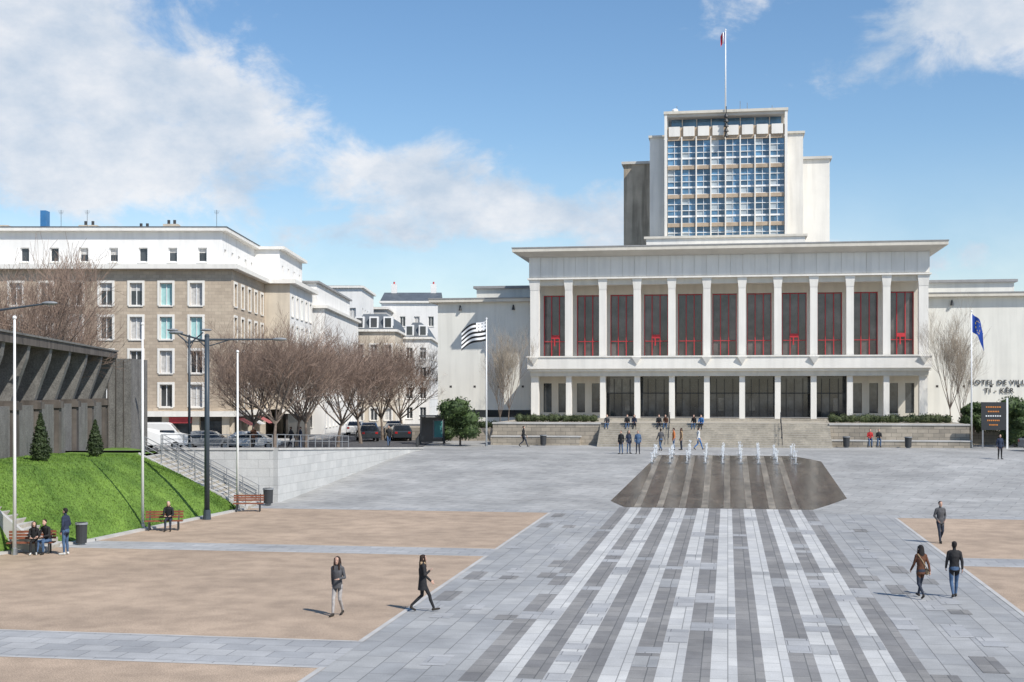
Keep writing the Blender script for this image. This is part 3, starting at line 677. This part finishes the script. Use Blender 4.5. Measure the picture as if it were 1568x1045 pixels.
def hedge(u0,u1,s0,z,h,seed):
    parts=[]; rr=random.Random(seed); x=u0
    while x<u1: parts.append(((x,s0+rr.uniform(-.15,.15),z+h*.4),(.45,.45,h*.5+rr.uniform(-.12,.14)))); x+=.42
    g=leafy('hedge','leaf_hedge',parts,int(len(parts)*200),.07,seed); g.rot=-TH; g.finish()
hedge(-18.5,-11.5,116,Z,.75,1); hedge(9,19,117,Z,.8,2); hedge(20,27,117.4,3.0,.9,3); hedge(-27,-21,120.5,3.0,.7,4)
# ---------------------------------------------------------------- street furniture
def lamp(x,y,z,H,arms,r=.12):
    g=G('street_lamp',(x,y,z)); g.smooth.add('pole'); g.cyl('base','lamp_paint',(0,0,0),(0,0,.5),r*1.5,r*1.25,12); g.cyl('pole','lamp_paint',(0,0,.5),(0,0,H),r,r*.85,12)
    for (dx,dy,dz,L0) in arms:
        e=Vector((dx,dy,H+dz)); st=Vector((0,0,H+L0)); g.cyl('arm','lamp_paint',st,e,.055,.04,8)
        g.cyl('brace','lamp_paint',(0,0,H+L0-.35),st.lerp(e,.35),.03,.03,6)
        d=(e-st).normalized(); g.ball('lamp_head','grey_metal',e+d*.25,.38 if abs(dx)>abs(dy) else .18,.18 if abs(dx)>abs(dy) else .38,.09,12)
    g.ball('cap','lamp_paint',(0,0,H+.02),r*.95); g.finish()
lamp(-15.25,65.3,0,9.15,[(3.3,.4,-.12,-.15),(-1.4,.3,.15,-.25)],.14)
lamp(-21,85,2.6,7.4,[(-.9,0,.25,-.5),(.9,0,.25,-.5)],.09)
lamp(-24.6,60,3.2,8.1-1.2,[(3.0,.3,.35,-.1)],.1)
def bench(x,y,z,rot,L_=1.8):
    g=G('park_bench',(x,y,z),rot)
    for k in range(4): g.box('seat','wood_red',-L_/2,L_/2,-.2+k*.115,-.11+k*.115,.42,.46)
    for k in range(3): g.box('backrest','wood_red',-L_/2,L_/2,.27+k*.02,.31+k*.02,.55+k*.12,.64+k*.12)
    for x_ in (-L_/2+.2,L_/2-.2):
        g.box('leg','dark_metal',x_-.03,x_+.03,-.2,-.14,0,.42); g.box('leg','dark_metal',x_-.03,x_+.03,.2,.26,0,.42); g.box('leg','dark_metal',x_-.03,x_+.03,-.139,.199,.36,.419)
        g.mesh('leg','dark_metal',[(x_-.03,.2,.42),(x_+.03,.2,.42),(x_+.03,.37,.92),(x_-.03,.37,.92),(x_-.03,.26,.42),(x_+.03,.26,.42),(x_+.03,.41,.92),(x_-.03,.41,.92)],[(0,1,2,3),(4,7,6,5),(0,3,7,4),(1,5,6,2)])
    g.finish()
bench(-19.0,51.6,0,.15); bench(-16.05,60.2,0,.15,1.7); bench(-14.05,69.6,0,.1,1.6)
g=G('information_board',(38.9,105.5,1.8),-TH)
g.box('board','dark_metal',-.95,.95,-.06,.06,1.5,3.75); g.box('posts','grey_metal',-.9,-.78,-.04,.04,0,1.5); g.box('posts','white_paint',.98,1.12,-.05,.05,0,4.1)
for k,(w,m) in enumerate(((.6,'orange'),(.45,'orange'),(.62,'white_paint'),(.5,'orange'),(.35,'orange'))):
    n=7
    for q in range(n): g.box('lettering',m,-w+q*2*w/n,-w+(q+.6)*2*w/n,-.075,-.061,3.3-k*.36,3.41-k*.36)
g.finish()
g=G('bus_shelter',(-6.9,113,1.84),.1)
g.box('roof','dark_metal',-1.1,1.1,-.7,.7,2.4,2.52)
for x_ in (-1.0,1.0):
    for y_ in (-.6,.6): g.box('posts','dark_metal',x_-.04,x_+.04,y_-.04,y_+.04,0,2.4)
g.box('panel','car_glass',-.95,.95,.58,.62,.2,2.35); g.box('poster','sign_teal',.2,.9,.5,.57,.6,2.0); g.box('poster_case','grey_metal',.1,1.0,.571,.579,.5,2.1); g.finish()
def car(x,y,z,rot,m,van=False):
    g=G('parked_van' if van else 'parked_car',(x,y,z),rot)
    L_,w=(4.6,.92) if van else (4.1,.86)
    if van: prof=[(-2.3,.35),(2.3,.35),(2.32,.8),(2.2,1.05),(1.5,1.25),(.95,1.9),(.7,2.0),(-2.2,2.0),(-2.3,1.8)]
    else: prof=[(-2.05,.3),(2.05,.3),(2.1,.55),(2.0,.78),(1.1,.93),(.45,1.38),(.1,1.45),(-1.2,1.43),(-1.85,1.0),(-2.08,.9)]
    n=len(prof); vs=[]
    for sgn in (-1,1):
        for (a,b) in prof: vs.append((a,sgn*(w-(.16 if b>1.2 else 0)),b))
    fs=[tuple(range(n))[::-1],tuple(range(n,2*n))]+[(i,(i+1)%n,n+(i+1)%n,n+i) for i in range(n)]
    g.mesh('body',m,vs,fs); g.bev['body']=.06
    for sgn in (-1,1):
        q=[(.95,.98),(.42,1.33),(-.4,1.36),(-.4,.98)] if not van else [(1.3,1.3),(.9,1.8),(.2,1.82),(.2,1.3)]
        q2=[(-.47,.98),(-.47,1.36),(-1.15,1.34),(-1.6,1.0)] if not van else None
        for qq in (q,q2):
            if qq: g.mesh('windows','car_glass',[(a,sgn*(w-.0+(.012)-(.16*(b-.93)/.45 if b>1 else 0)),b) for a,b in qq],[(0,1,2,3)])
        for wx in (-1.3,1.3): g.cyl('wheels','tyre',(wx,sgn*(w-.18),.31),(wx,sgn*(w+.02),.31),.31,n=16); g.cyl('wheels','steel',(wx,sgn*(w+.02),.31),(wx,sgn*(w+.03),.31),.18,n=12)
        g.box('lights','white_paint',L_/2-.12,L_/2+.03,sgn*.5-.15,sgn*.5+.15,.6,.74); g.box('lights','red_light',-L_/2-.04,-L_/2+.06,sgn*.6-.12,sgn*.6+.12,.7,.88)
    if van: g.mesh('windows','car_glass',[(1.5,-.72,1.27),(1.5,.72,1.27),(.98,.66,1.87),(.98,-.66,1.87)],[(0,1,2,3)])
    else: g.mesh('windows','car_glass',[(1.1+.01,-.72,.96),(1.1+.01,.72,.96),(.5,.62,1.37),(.5,-.62,1.37)],[(0,1,2,3)]); g.mesh('windows','car_glass',[(-1.87,-.7,1.03),(-1.87,.7,1.03),(-1.28,.6,1.4),(-1.28,-.6,1.4)],[(0,1,2,3)])
    g.finish()
car(-26.0,96,zst(96),0.15,'car_white',True)
for (x,y,r_,m) in ((-23.2,100,0.1,'car_grey'),(-20.4,103,.05,'car_white'),(-29.5,101,.1,'car_dark'),(-13.4,121,1.8,'car_dark'),(-11.6,128,1.75,'car_grey'),(-14.4,132,1.65,'car_blue'),(-10.4,122,1.75,'car_dark'),(-16.5,138,1.6,'car_white'),(-12.6,140,1.6,'car_grey'),(41.5,101,.0,'car_grey')):
    car(x,y,zst(y) if x<0 else 1.8,r_,m)
g=G('bollards')
for k in range(12):
    y=104+k*2.0; g.cyl('bollards','dark_metal',(-7.6-.1*k,y,1.84),(-7.6-.1*k,y,2.65),.06,n=8)
g.finish()
# ---------------------------------------------------------------- people
def figure(name,loc,yaw,pose='walk',top='black_cloth',legs='denim',hair='hair_brown',shoe='shoe_dark',h=1.75,female=False,coat=0,long=False,seat=.45,vox=.012,phase=1,bag=None,scarf=None,lean=0,arms=None,turn=0):
    P=[]
    mats=['skin',hair,top,legs,shoe,bag or scarf or top]
    f=.92 if female else 1
    def C(p,q,r0,r1,l): P.append(('c',Vector(p),Vector(q),r0,r1,l))
    def Lf(r,l): P.append(('l',r,l))
    sit=pose=='sit'
    pz=(seat+.10) if sit else .93
    ly=lean
    ch=Vector((0,ly*.6,pz+.36)); sh=Vector((0,ly,pz+.5))
    hem=-.10-coat
    tr=[]
    if not sit: tr.append((0,0,pz+hem,.165*f+coat*.18,.125+coat*.15))
    tr+=[(0,-.0,pz-.02,.165*f,.125),(0,ly*.3,pz+.14,.14*f,.112),(0,ch.y,ch.z,.178*f,.125),(0,sh.y,sh.z-.02,.175*f,.095),(0,sh.y,sh.z+.045,.085,.07)]
    Lf(tr,2)
    Lf([(0,0,pz-.12,.13*f,.10),(0,-.01,pz-.02,.158*f,.12),(0,0,pz+.05,.14*f,.11)],3)
    nk=sh+Vector((0,.0,.03)); hc=Vector((0,sh.y+.02+ly*.3,pz+.70))
    C(nk,hc+Vector((0,-.01,-.06)),.055*f,.05*f,0)
    def HL(r,l): Lf([(hc.x+a,hc.y+b,hc.z+z,x,y) for a,b,z,x,y in r],l)
    HL([(0,.03,-.125,.022,.028),(0,.02,-.10,.046,.06),(0,.008,-.05,.066,.084),(0,0,.01,.074,.093),(0,-.005,.06,.07,.088),(0,-.005,.095,.045,.06)],0)
    C(hc+Vector((0,.09,-.01)),hc+Vector((0,.106,-.035)),.009,.014,0)
    for s_ in (-1,1): C(hc+Vector((s_*.074,-.005,.0)),hc+Vector((s_*.076,-.008,-.035)),.013,.01,0)
    HL([(0,-.035,-.04,.066,.062),(0,-.028,.02,.080,.082),(0,-.016,.07,.080,.096),(0,-.008,.105,.058,.074),(0,-.01,.122,.02,.03)],1)
    if long: HL([(0,-.04,.05,.086,.068),(0,-.062,-.06,.098,.055),(0,-.085,-.17,.10,.045),(0,-.095,-.29,.07,.035)],1); [C(hc+Vector((s_*.068,.02,.05)),hc+Vector((s_*.08,.06,-.25)),.032,.03,1) for s_ in (-1,1)]
    if scarf: C(nk+Vector((-.07,.03,.02)),nk+Vector((.07,.03,.02)),.055,.055,5); C(nk+Vector((-.07,-.05,.03)),nk+Vector((.07,-.05,.03)),.055,.055,5)
    if bag: C((.2*f,-.06,pz-.03),(.22*f,.12,pz-.03),.075,.075,5); C((.22*f,-.02,pz-.1),(.22*f,.08,pz-.1),.07,.07,5); C((-.14,-.06,sh.z+.03),(0,-.135,pz+.3),.018,.018,5); C((0,-.135,pz+.3),(.18,-.09,pz+.03),.018,.018,5)
    for s_ in (-1,1):
        hp=Vector((s_*.085*f,0,pz-.03))
        if sit:
            kn=Vector((s_*.11,.44,seat+.06 if seat>.4 else seat+.14)); an=Vector((s_*.11,.46+.04*s_,.085)); to=an+Vector((s_*.02,.16,-.05))
        elif pose=='walk':
            if s_*phase>0: kn=Vector((s_*.085,.20,.50)); an=Vector((s_*.075,.33,.10)); to=an+Vector((0,.17,-.02))
            else: kn=Vector((s_*.085,.0,.485)); an=Vector((s_*.075,-.33,.17)); to=an+Vector((0,.11,-.125))
        elif pose=='step':
            if s_*phase>0: kn=Vector((s_*.085,.12,.495)); an=Vector((s_*.075,.18,.085)); to=an+Vector((s_*.02,.17,-.045))
            else: kn=Vector((s_*.085,.04,.485)); an=Vector((s_*.075,-.20,.12)); to=an+Vector((0,.14,-.08))
        else: kn=Vector((s_*.1,.02,.49)); an=Vector((s_*.115,-.01,.085)); to=an+Vector((s_*.04,.17,-.045))
        C(hp,kn,.088*f,.058*f,3); cf=kn.lerp(an,.35)+Vector((0,-.015,0)); C(kn,cf,.057*f,.055*f,3); C(cf,an+Vector((0,0,.03)),.055*f,.040,3)
        hl=an+Vector((0,-.03,-.04)) ; C(an,hl,.04,.038,4); C(hl,to,.037,.033,4)
    for s_ in (-1,1):
        so=sh+Vector((s_*.168*f,0,-.035)); 
        a=(arms or {}).get(s_)
        if a: el=so+Vector(a[0]); wr=el+Vector(a[1])
        elif sit: el=so+Vector((s_*.05,.08,-.27)); wr=el+Vector((-s_*.09,.23,-.03))
        elif pose in('walk','step'):
            k=-s_*phase*(1 if pose=='walk' else .6); el=so+Vector((s_*.05,.10*k-.03,-.27)); wr=el+Vector((-s_*.0,.15*k+.07,-.22))
        else: el=so+Vector((s_*.06,-.03,-.28)); wr=el+Vector((-s_*.02,.08,-.24))
        C(sh+Vector((s_*.1*f,0,-.01)),so,.062,.06,2)
        C(so,el,.058*f,.047*f,2); C(el,wr,.047*f,.034,2)
        fd=(wr-el).normalized(); ax=Vector((0,1,0)) if abs(fd.y)<.75 else Vector((s_,0,0)); ax=(ax-fd*ax.dot(fd)).normalized(); pn=fd.cross(ax)
        C(wr-fd*.01,wr+fd*.02,.024,.024,0)
        inw=Vector((-s_,0,-.2))-fd*Vector((-s_,0,-.2)).dot(fd); inw=inw.normalized() if inw.length>.05 else pn
        for k,(o_,ln) in enumerate(((.027,.068),(.009,.078),(-.009,.072),(-.027,.056))):
            b0=wr+fd*.015+ax*o_*.7; b1=wr+fd*.085+ax*o_; m1=b1+(fd*.85+inw*.3).normalized()*ln*.5; m2=m1+(fd*.5+inw*.8).normalized()*ln*.5
            C(b0,b1,.0135,.012,0); C(b1,m1,.0095,.009,0); C(m1,m2,.009,.0075,0)
        t0=wr+fd*.03+ax*.025; t1=t0+(fd*.55+ax*.75).normalized()*.04; t2=t1+(fd*.9+inw*.3).normalized()*.032
        C(t0,t1,.013,.011,0); C(t1,t2,.011,.009,0)
    vs=[];fs=[]
    def ringloft(rings,n=14):
        o=len(vs)
        for rg in rings: vs.extend(rg)
        for k in range(len(rings)-1):
            for i in range(n): fs.append((o+k*n+i,o+k*n+(i+1)%n,o+(k+1)*n+(i+1)%n,o+(k+1)*n+i))
        fs.append(tuple(o+i for i in range(n))[::-1]); e=o+(len(rings)-1)*n; fs.append(tuple(e+i for i in range(n)))
    segs=[]
    for p in P:
        if p[0]=='c':
            _,a,b,r0,r1,l=p; d=(b-a); Ld=d.length; d=d/Ld if Ld>1e-6 else Vector((0,0,1))
            x=d.cross(Vector((0,0,1)) if abs(d.z)<.9 else Vector((1,0,0))).normalized(); y=d.cross(x); rings=[]; n=12
            for q in (-80,-45,0): t=math.radians(q); rings.append([a+d*r0*math.sin(t)+(x*math.cos(6.2832*i/n)+y*math.sin(6.2832*i/n))*r0*math.cos(t) for i in range(n)])
            for q in (0,45,80): t=math.radians(q); rings.append([b+d*r1*math.sin(t)+(x*math.cos(6.2832*i/n)+y*math.sin(6.2832*i/n))*r1*math.cos(t) for i in range(n)])
            ringloft(rings,n); segs.append((a,b,r0,r1,1,l))
        else:
            _,r,l=p; n=18; rings=[]
            for k in range(len(r)-1):
                for t in (0,.5): 
                    q=[r[k][j]*(1-t)+r[k+1][j]*t for j in range(5)]; rings.append(q)
                segs.append((Vector(r[k][:3]),Vector(r[k+1][:3]),r[k][3],r[k+1][3],(r[k][3]+r[k+1][3])/(r[k][4]+r[k+1][4]),l))
            rings.append(r[-1]); ringloft([[Vector((c[0]+c[3]*math.cos(6.2832*i/n),c[1]+c[4]*math.sin(6.2832*i/n),c[2])) for i in range(n)] for c in rings],n)
    me=bpy.data.meshes.new('tmp'); me.from_pydata([tuple(v) for v in vs],[],fs)
    bm=bmesh.new(); bm.from_mesh(me); bmesh.ops.recalc_face_normals(bm,faces=bm.faces); bm.to_mesh(me); bm.free()
    ob=bpy.data.objects.new(name,me); sc.collection.objects.link(ob)
    rm=ob.modifiers.new('r','REMESH'); rm.mode='VOXEL'; rm.voxel_size=vox
    sm=ob.modifiers.new('s','SMOOTH'); sm.factor=.5; sm.iterations=2
    dg=bpy.context.evaluated_depsgraph_get(); dg.update()
    m2=bpy.data.meshes.new_from_object(ob.evaluated_get(dg)); ob.modifiers.clear(); ob.data=m2; m2.name=name
    nP=len(m2.polygons); cen=np.zeros(nP*3); m2.polygons.foreach_get('center',cen); cen=cen.reshape(-1,3)
    best=np.full(nP,1e9); lab=np.zeros(nP,dtype=np.int32)
    for a,b,r0,r1,ys,l in segs:
        a=np.array(a);b=np.array(b);d=b-a;dd=max(d@d,1e-9); t=np.clip(((cen-a)@d)/dd,0,1); df=cen-(a+t[:,None]*d); df[:,1]*=ys
        ds=np.sqrt((df**2).sum(1))-(r0+(r1-r0)*t)
        if l==5: ds=ds-.004
        k=ds<best; best[k]=ds[k]; lab[k]=l
    m2.materials.clear()
    for m in mats: m2.materials.append(MATS[m])
    m2.polygons.foreach_set('material_index',lab); m2.polygons.foreach_set('use_smooth',[True]*nP); m2.update()
    g=G('face'); 
    for s_ in (-1,1): g.ball('eyes','hair_black',(hc.x+s_*.03,hc.y+.083,hc.z+.005),.009,.006,.006,6)
    bm=bmesh.new(); bm.from_mesh(m2)
    p=g.parts['eyes']; vv=[bm.verts.new(v) for v in p['v']]
    for f_ in p['f']:
        try: q=bm.faces.new([vv[i] for i in f_]); q.material_index=1
        except Exception: pass
    bm.to_mesh(m2); bm.free()
    ob.location=loc; ob.rotation_euler=(0,0,math.radians(yaw)); s_=h/1.755; ob.scale=(s_,)*3
    return ob
N=.009
figure('walking_woman',(-4.98,37.3,.005),165,'step','grey_cloth','light_cloth','hair_brown','shoe_dark',1.70,True,.02,True,vox=N,arms={-1:((-.08,.02,-.26),(.10,.18,-.02))})
figure('walking_woman',(-2.6,38.0,.005),-75,'walk','black_cloth','black_cloth','hair_brown','shoe_dark',1.66,True,.17,True,vox=N,scarf='tan',arms={1:((.07,.02,-.25),(-.05,.16,.12))})
figure('walking_woman',(12.65,40.4,.005),8,'walk','brown_leather','denim_dark','hair_black','shoe_dark',1.66,True,.03,True,vox=N,bag='tan')
figure('walking_man',(13.75,40.6,.005),-8,'step','black_cloth','denim','hair_black','shoe_dark',1.75,False,.0,False,vox=N)
figure('walking_man',(18.1,55.2,.005),185,'step','grey_cloth','denim_dark','hair_black','shoe_dark',1.78,False,.02,vox=N,arms={1:((.07,-.05,-.27),(-.08,.13,-.16)),-1:((-.07,-.05,-.27),(.08,.13,-.16))})
figure('standing_man',(-17.5,51.2,.005),75,'stand','navy','denim','hair_black','shoe_white',1.84,False,.02,vox=N,arms={1:((.07,-.03,-.27),(-.10,.15,-.14))})
figure('seated_woman',(-18.85,51.55,.005),195,'sit','black_cloth','black_cloth','hair_black','shoe_white',1.65,True,0,True,vox=N,lean=.08)
figure('seated_man',(-18.35,51.65,.005),160,'sit','black_cloth','denim','hair_brown','shoe_dark',1.75,False,0,False,vox=N,lean=.14)
figure('seated_man',(-15.8,60.15,.005),188,'sit','black_cloth','denim_dark','hair_grey','shoe_dark',1.76,False,0,False,vox=N,lean=.14,scarf='tan')
V=.017
def P2(x,y,*a,**k):
    figure(k.pop('name','pedestrian'),(x,y,(k.pop('z') if 'z' in k else hxy(x,y))+.005),*a,vox=V,**k)
P2(.95,108.5,-80,'walk','black_cloth','denim_dark')
P2(8.1,97,150,'stand','black_cloth','denim'); P2(8.7,97.4,200,'stand','navy','denim',female=True,long=True); P2(9.35,97,170,'stand','denim','denim_dark')
P2(11.5,101,20,'walk','grey_cloth','denim'); P2(12.7,102.5,90,'stand','orange_cloth','denim'); P2(13.3,102.6,100,'stand','tan','denim_dark',female=True,long=True)
P2(14.7,103,-70,'walk','white_cloth','blue_cloth'); P2(34,91,180,'stand','navy','black_cloth'); P2(-19.6,99,-160,'walk','brown_leather','black_cloth',z=zst(99)+.02); P2(-17.6,104,70,'walk','black_cloth','denim_dark',z=1.86)
P2(-16.2,100,120,'stand','navy','denim',z=zst(100)+.0); P2(-10.2,108,190,'walk','black_cloth','denim',z=1.84); P2(40.5,96,90,'stand','black_cloth','denim')
def seatstep(u,top,legs,yaw=0,fem=False,**k):
    x,y=W(u,111.98); P2(x,y,180-9+yaw,'sit',top,legs,seat=.35,z=3.527-.35,name='seated_pedestrian',female=fem,long=fem,lean=.12)
for u,t,l,f_ in ((-10.2,'grey_cloth','denim',0),(-8.5,'black_cloth','denim',0),(-7.9,'navy','black_cloth',1),(-5.8,'black_cloth','denim_dark',0),(-5.2,'brown_leather','denim',1),(-2.2,'blue_cloth','black_cloth',0),(-2.8,'black_cloth','denim',1)): seatstep(u,t,l,R.uniform(-15,15),bool(f_))
for u,t,l in ((11.6,'red_cloth','denim'),(12.3,'black_cloth','denim')):
    x,y=W(u,111.4); P2(x,y,171,'sit',t,l,seat=.6,z=1.8,name='seated_pedestrian',lean=.05)
# ---------------------------------------------------------------- light & sky
el=math.radians(46); az=math.atan2(.69,-.72)
sd=Vector((math.sin(az)*math.cos(el),math.cos(az)*math.cos(el),math.sin(el)))
l=bpy.data.lights.new('sun','SUN'); l.energy=5.0; l.angle=math.radians(.5); l.color=(1,.95,.875)
lo=bpy.data.objects.new('sun',l); sc.collection.objects.link(lo); lo.rotation_euler=(-sd).to_track_quat('-Z','Y').to_euler(); lo.location=(40,-40,60)
w=bpy.data.worlds.new('World'); sc.world=w; w.use_nodes=True; nt=w.node_tree; nt.nodes.clear(); L=nt.links.new
out=nd(nt,'ShaderNodeOutputWorld'); sky=nd(nt,'ShaderNodeTexSky',sky_type='NISHITA'); sky.sun_disc=False; sky.sun_elevation=el; sky.sun_rotation=az; sky.air_density=1.0; sky.dust_density=.3; sky.ozone_density=2.0
hs=nd(nt,'ShaderNodeHueSaturation'); hs.inputs['Saturation'].default_value=1.15; L(sky.outputs[0],hs.inputs['Color'])
bg=nd(nt,'ShaderNodeBackground'); bg.inputs[1].default_value=.14; L(hs.outputs[0],bg.inputs[0])
tc=nd(nt,'ShaderNodeTexCoord'); sx=nd(nt,'ShaderNodeSeparateXYZ'); L(tc.outputs['Generated'],sx.inputs[0])
def M(op,a,b=None,c=None):
    n=nd(nt,'ShaderNodeMath',operation=op)
    for i,v in enumerate((a,b,c)):
        if v is None: continue
        if isinstance(v,(int,float)): n.inputs[i].default_value=v
        else: L(v,n.inputs[i])
    return n.outputs[0]
AZ=M('ARCTAN2',sx.outputs[0],sx.outputs[1]); EL=M('ARCSINE',sx.outputs[2])
tot=None
for (a,e,sa,se,amp) in [(-.35,.25,.12,.09,1.1),(-.21,.20,.07,.04,.9),(-.30,.15,.14,.03,.65),(-.07,.165,.06,.03,.75),(.0,.135,.07,.028,.75),(.07,.125,.03,.03,.6),(-.13,.115,.09,.02,.5),
    (.36,.275,.085,.05,1.0),(.27,.235,.07,.02,.35),(.16,.285,.05,.03,.45),(.31,.10,.07,.022,.7),(.2,.10,.05,.02,.35),(-.6,.2,.15,.08,.8),(.7,.2,.2,.08,.7)]:
    q=M('EXPONENT',M('MULTIPLY',M('ADD',M('POWER',M('ABSOLUTE',M('DIVIDE',M('SUBTRACT',AZ,a),sa)),2),M('POWER',M('ABSOLUTE',M('DIVIDE',M('SUBTRACT',EL,e),se)),2)),-1))
    q=M('MULTIPLY',q,amp); tot=q if tot is None else M('ADD',tot,q)
cv=nd(nt,'ShaderNodeCombineXYZ'); L(AZ,cv.inputs[0]); L(M('MULTIPLY',EL,1.5),cv.inputs[1])
def noise(scl,det,ro=.55,dis=0):
    n=nd(nt,'ShaderNodeTexNoise'); n.inputs['Scale'].default_value=scl; n.inputs['Detail'].default_value=det; n.inputs['Roughness'].default_value=ro; n.inputs['Distortion'].default_value=dis; L(cv.outputs[0],n.inputs['Vector']); return n.outputs['Fac']
n1=noise(14,8,.62,.3); n2=noise(5,3)
v=M('ADD',tot,M('MULTIPLY',M('SUBTRACT',n1,.5),1.9)); v=M('ADD',v,M('MULTIPLY',M('SUBTRACT',n2,.5),.5))
mr=nd(nt,'ShaderNodeMapRange',interpolation_type='SMOOTHSTEP'); mr.inputs[1].default_value=.28; mr.inputs[2].default_value=.82; L(v,mr.inputs[0]); mask=mr.outputs[0]
haze=nd(nt,'ShaderNodeMapRange',interpolation_type='SMOOTHSTEP'); haze.inputs[1].default_value=.20; haze.inputs[2].default_value=.0; haze.inputs[3].default_value=0; haze.inputs[4].default_value=.4; L(EL,haze.inputs[0])
mk=M('MAXIMUM',M('MULTIPLY',mask,.93),haze.outputs[0])
shade=nd(nt,'ShaderNodeMapRange'); shade.inputs[1].default_value=.38; shade.inputs[2].default_value=.62; L(noise(9,6,.6),shade.inputs[0])
cm=nd(nt,'ShaderNodeMix',data_type='RGBA'); cm.inputs[6].default_value=(.56,.66,.79,1); cm.inputs[7].default_value=(.92,.93,.96,1); L(shade.outputs[0],cm.inputs[0])
bg2=nd(nt,'ShaderNodeBackground'); bg2.inputs[1].default_value=.97; L(cm.outputs[2],bg2.inputs[0])
ms=nd(nt,'ShaderNodeMixShader'); L(mk,ms.inputs[0]); L(bg.outputs[0],ms.inputs[1]); L(bg2.outputs[0],ms.inputs[2]); L(ms.outputs[0],out.inputs[0])
cam=bpy.data.cameras.new('camera'); co=bpy.data.objects.new('camera',cam); sc.collection.objects.link(co); sc.camera=co
co.location=(0,0,6.4); co.rotation_euler=(math.pi/2,0,0); cam.sensor_width=36; cam.lens=36*2000/1568; cam.shift_y=77.5/1568; cam.clip_end=6000; cam.clip_start=.5
sc.view_settings.view_transform='Standard'; sc.view_settings.look='None'; sc.view_settings.exposure=0
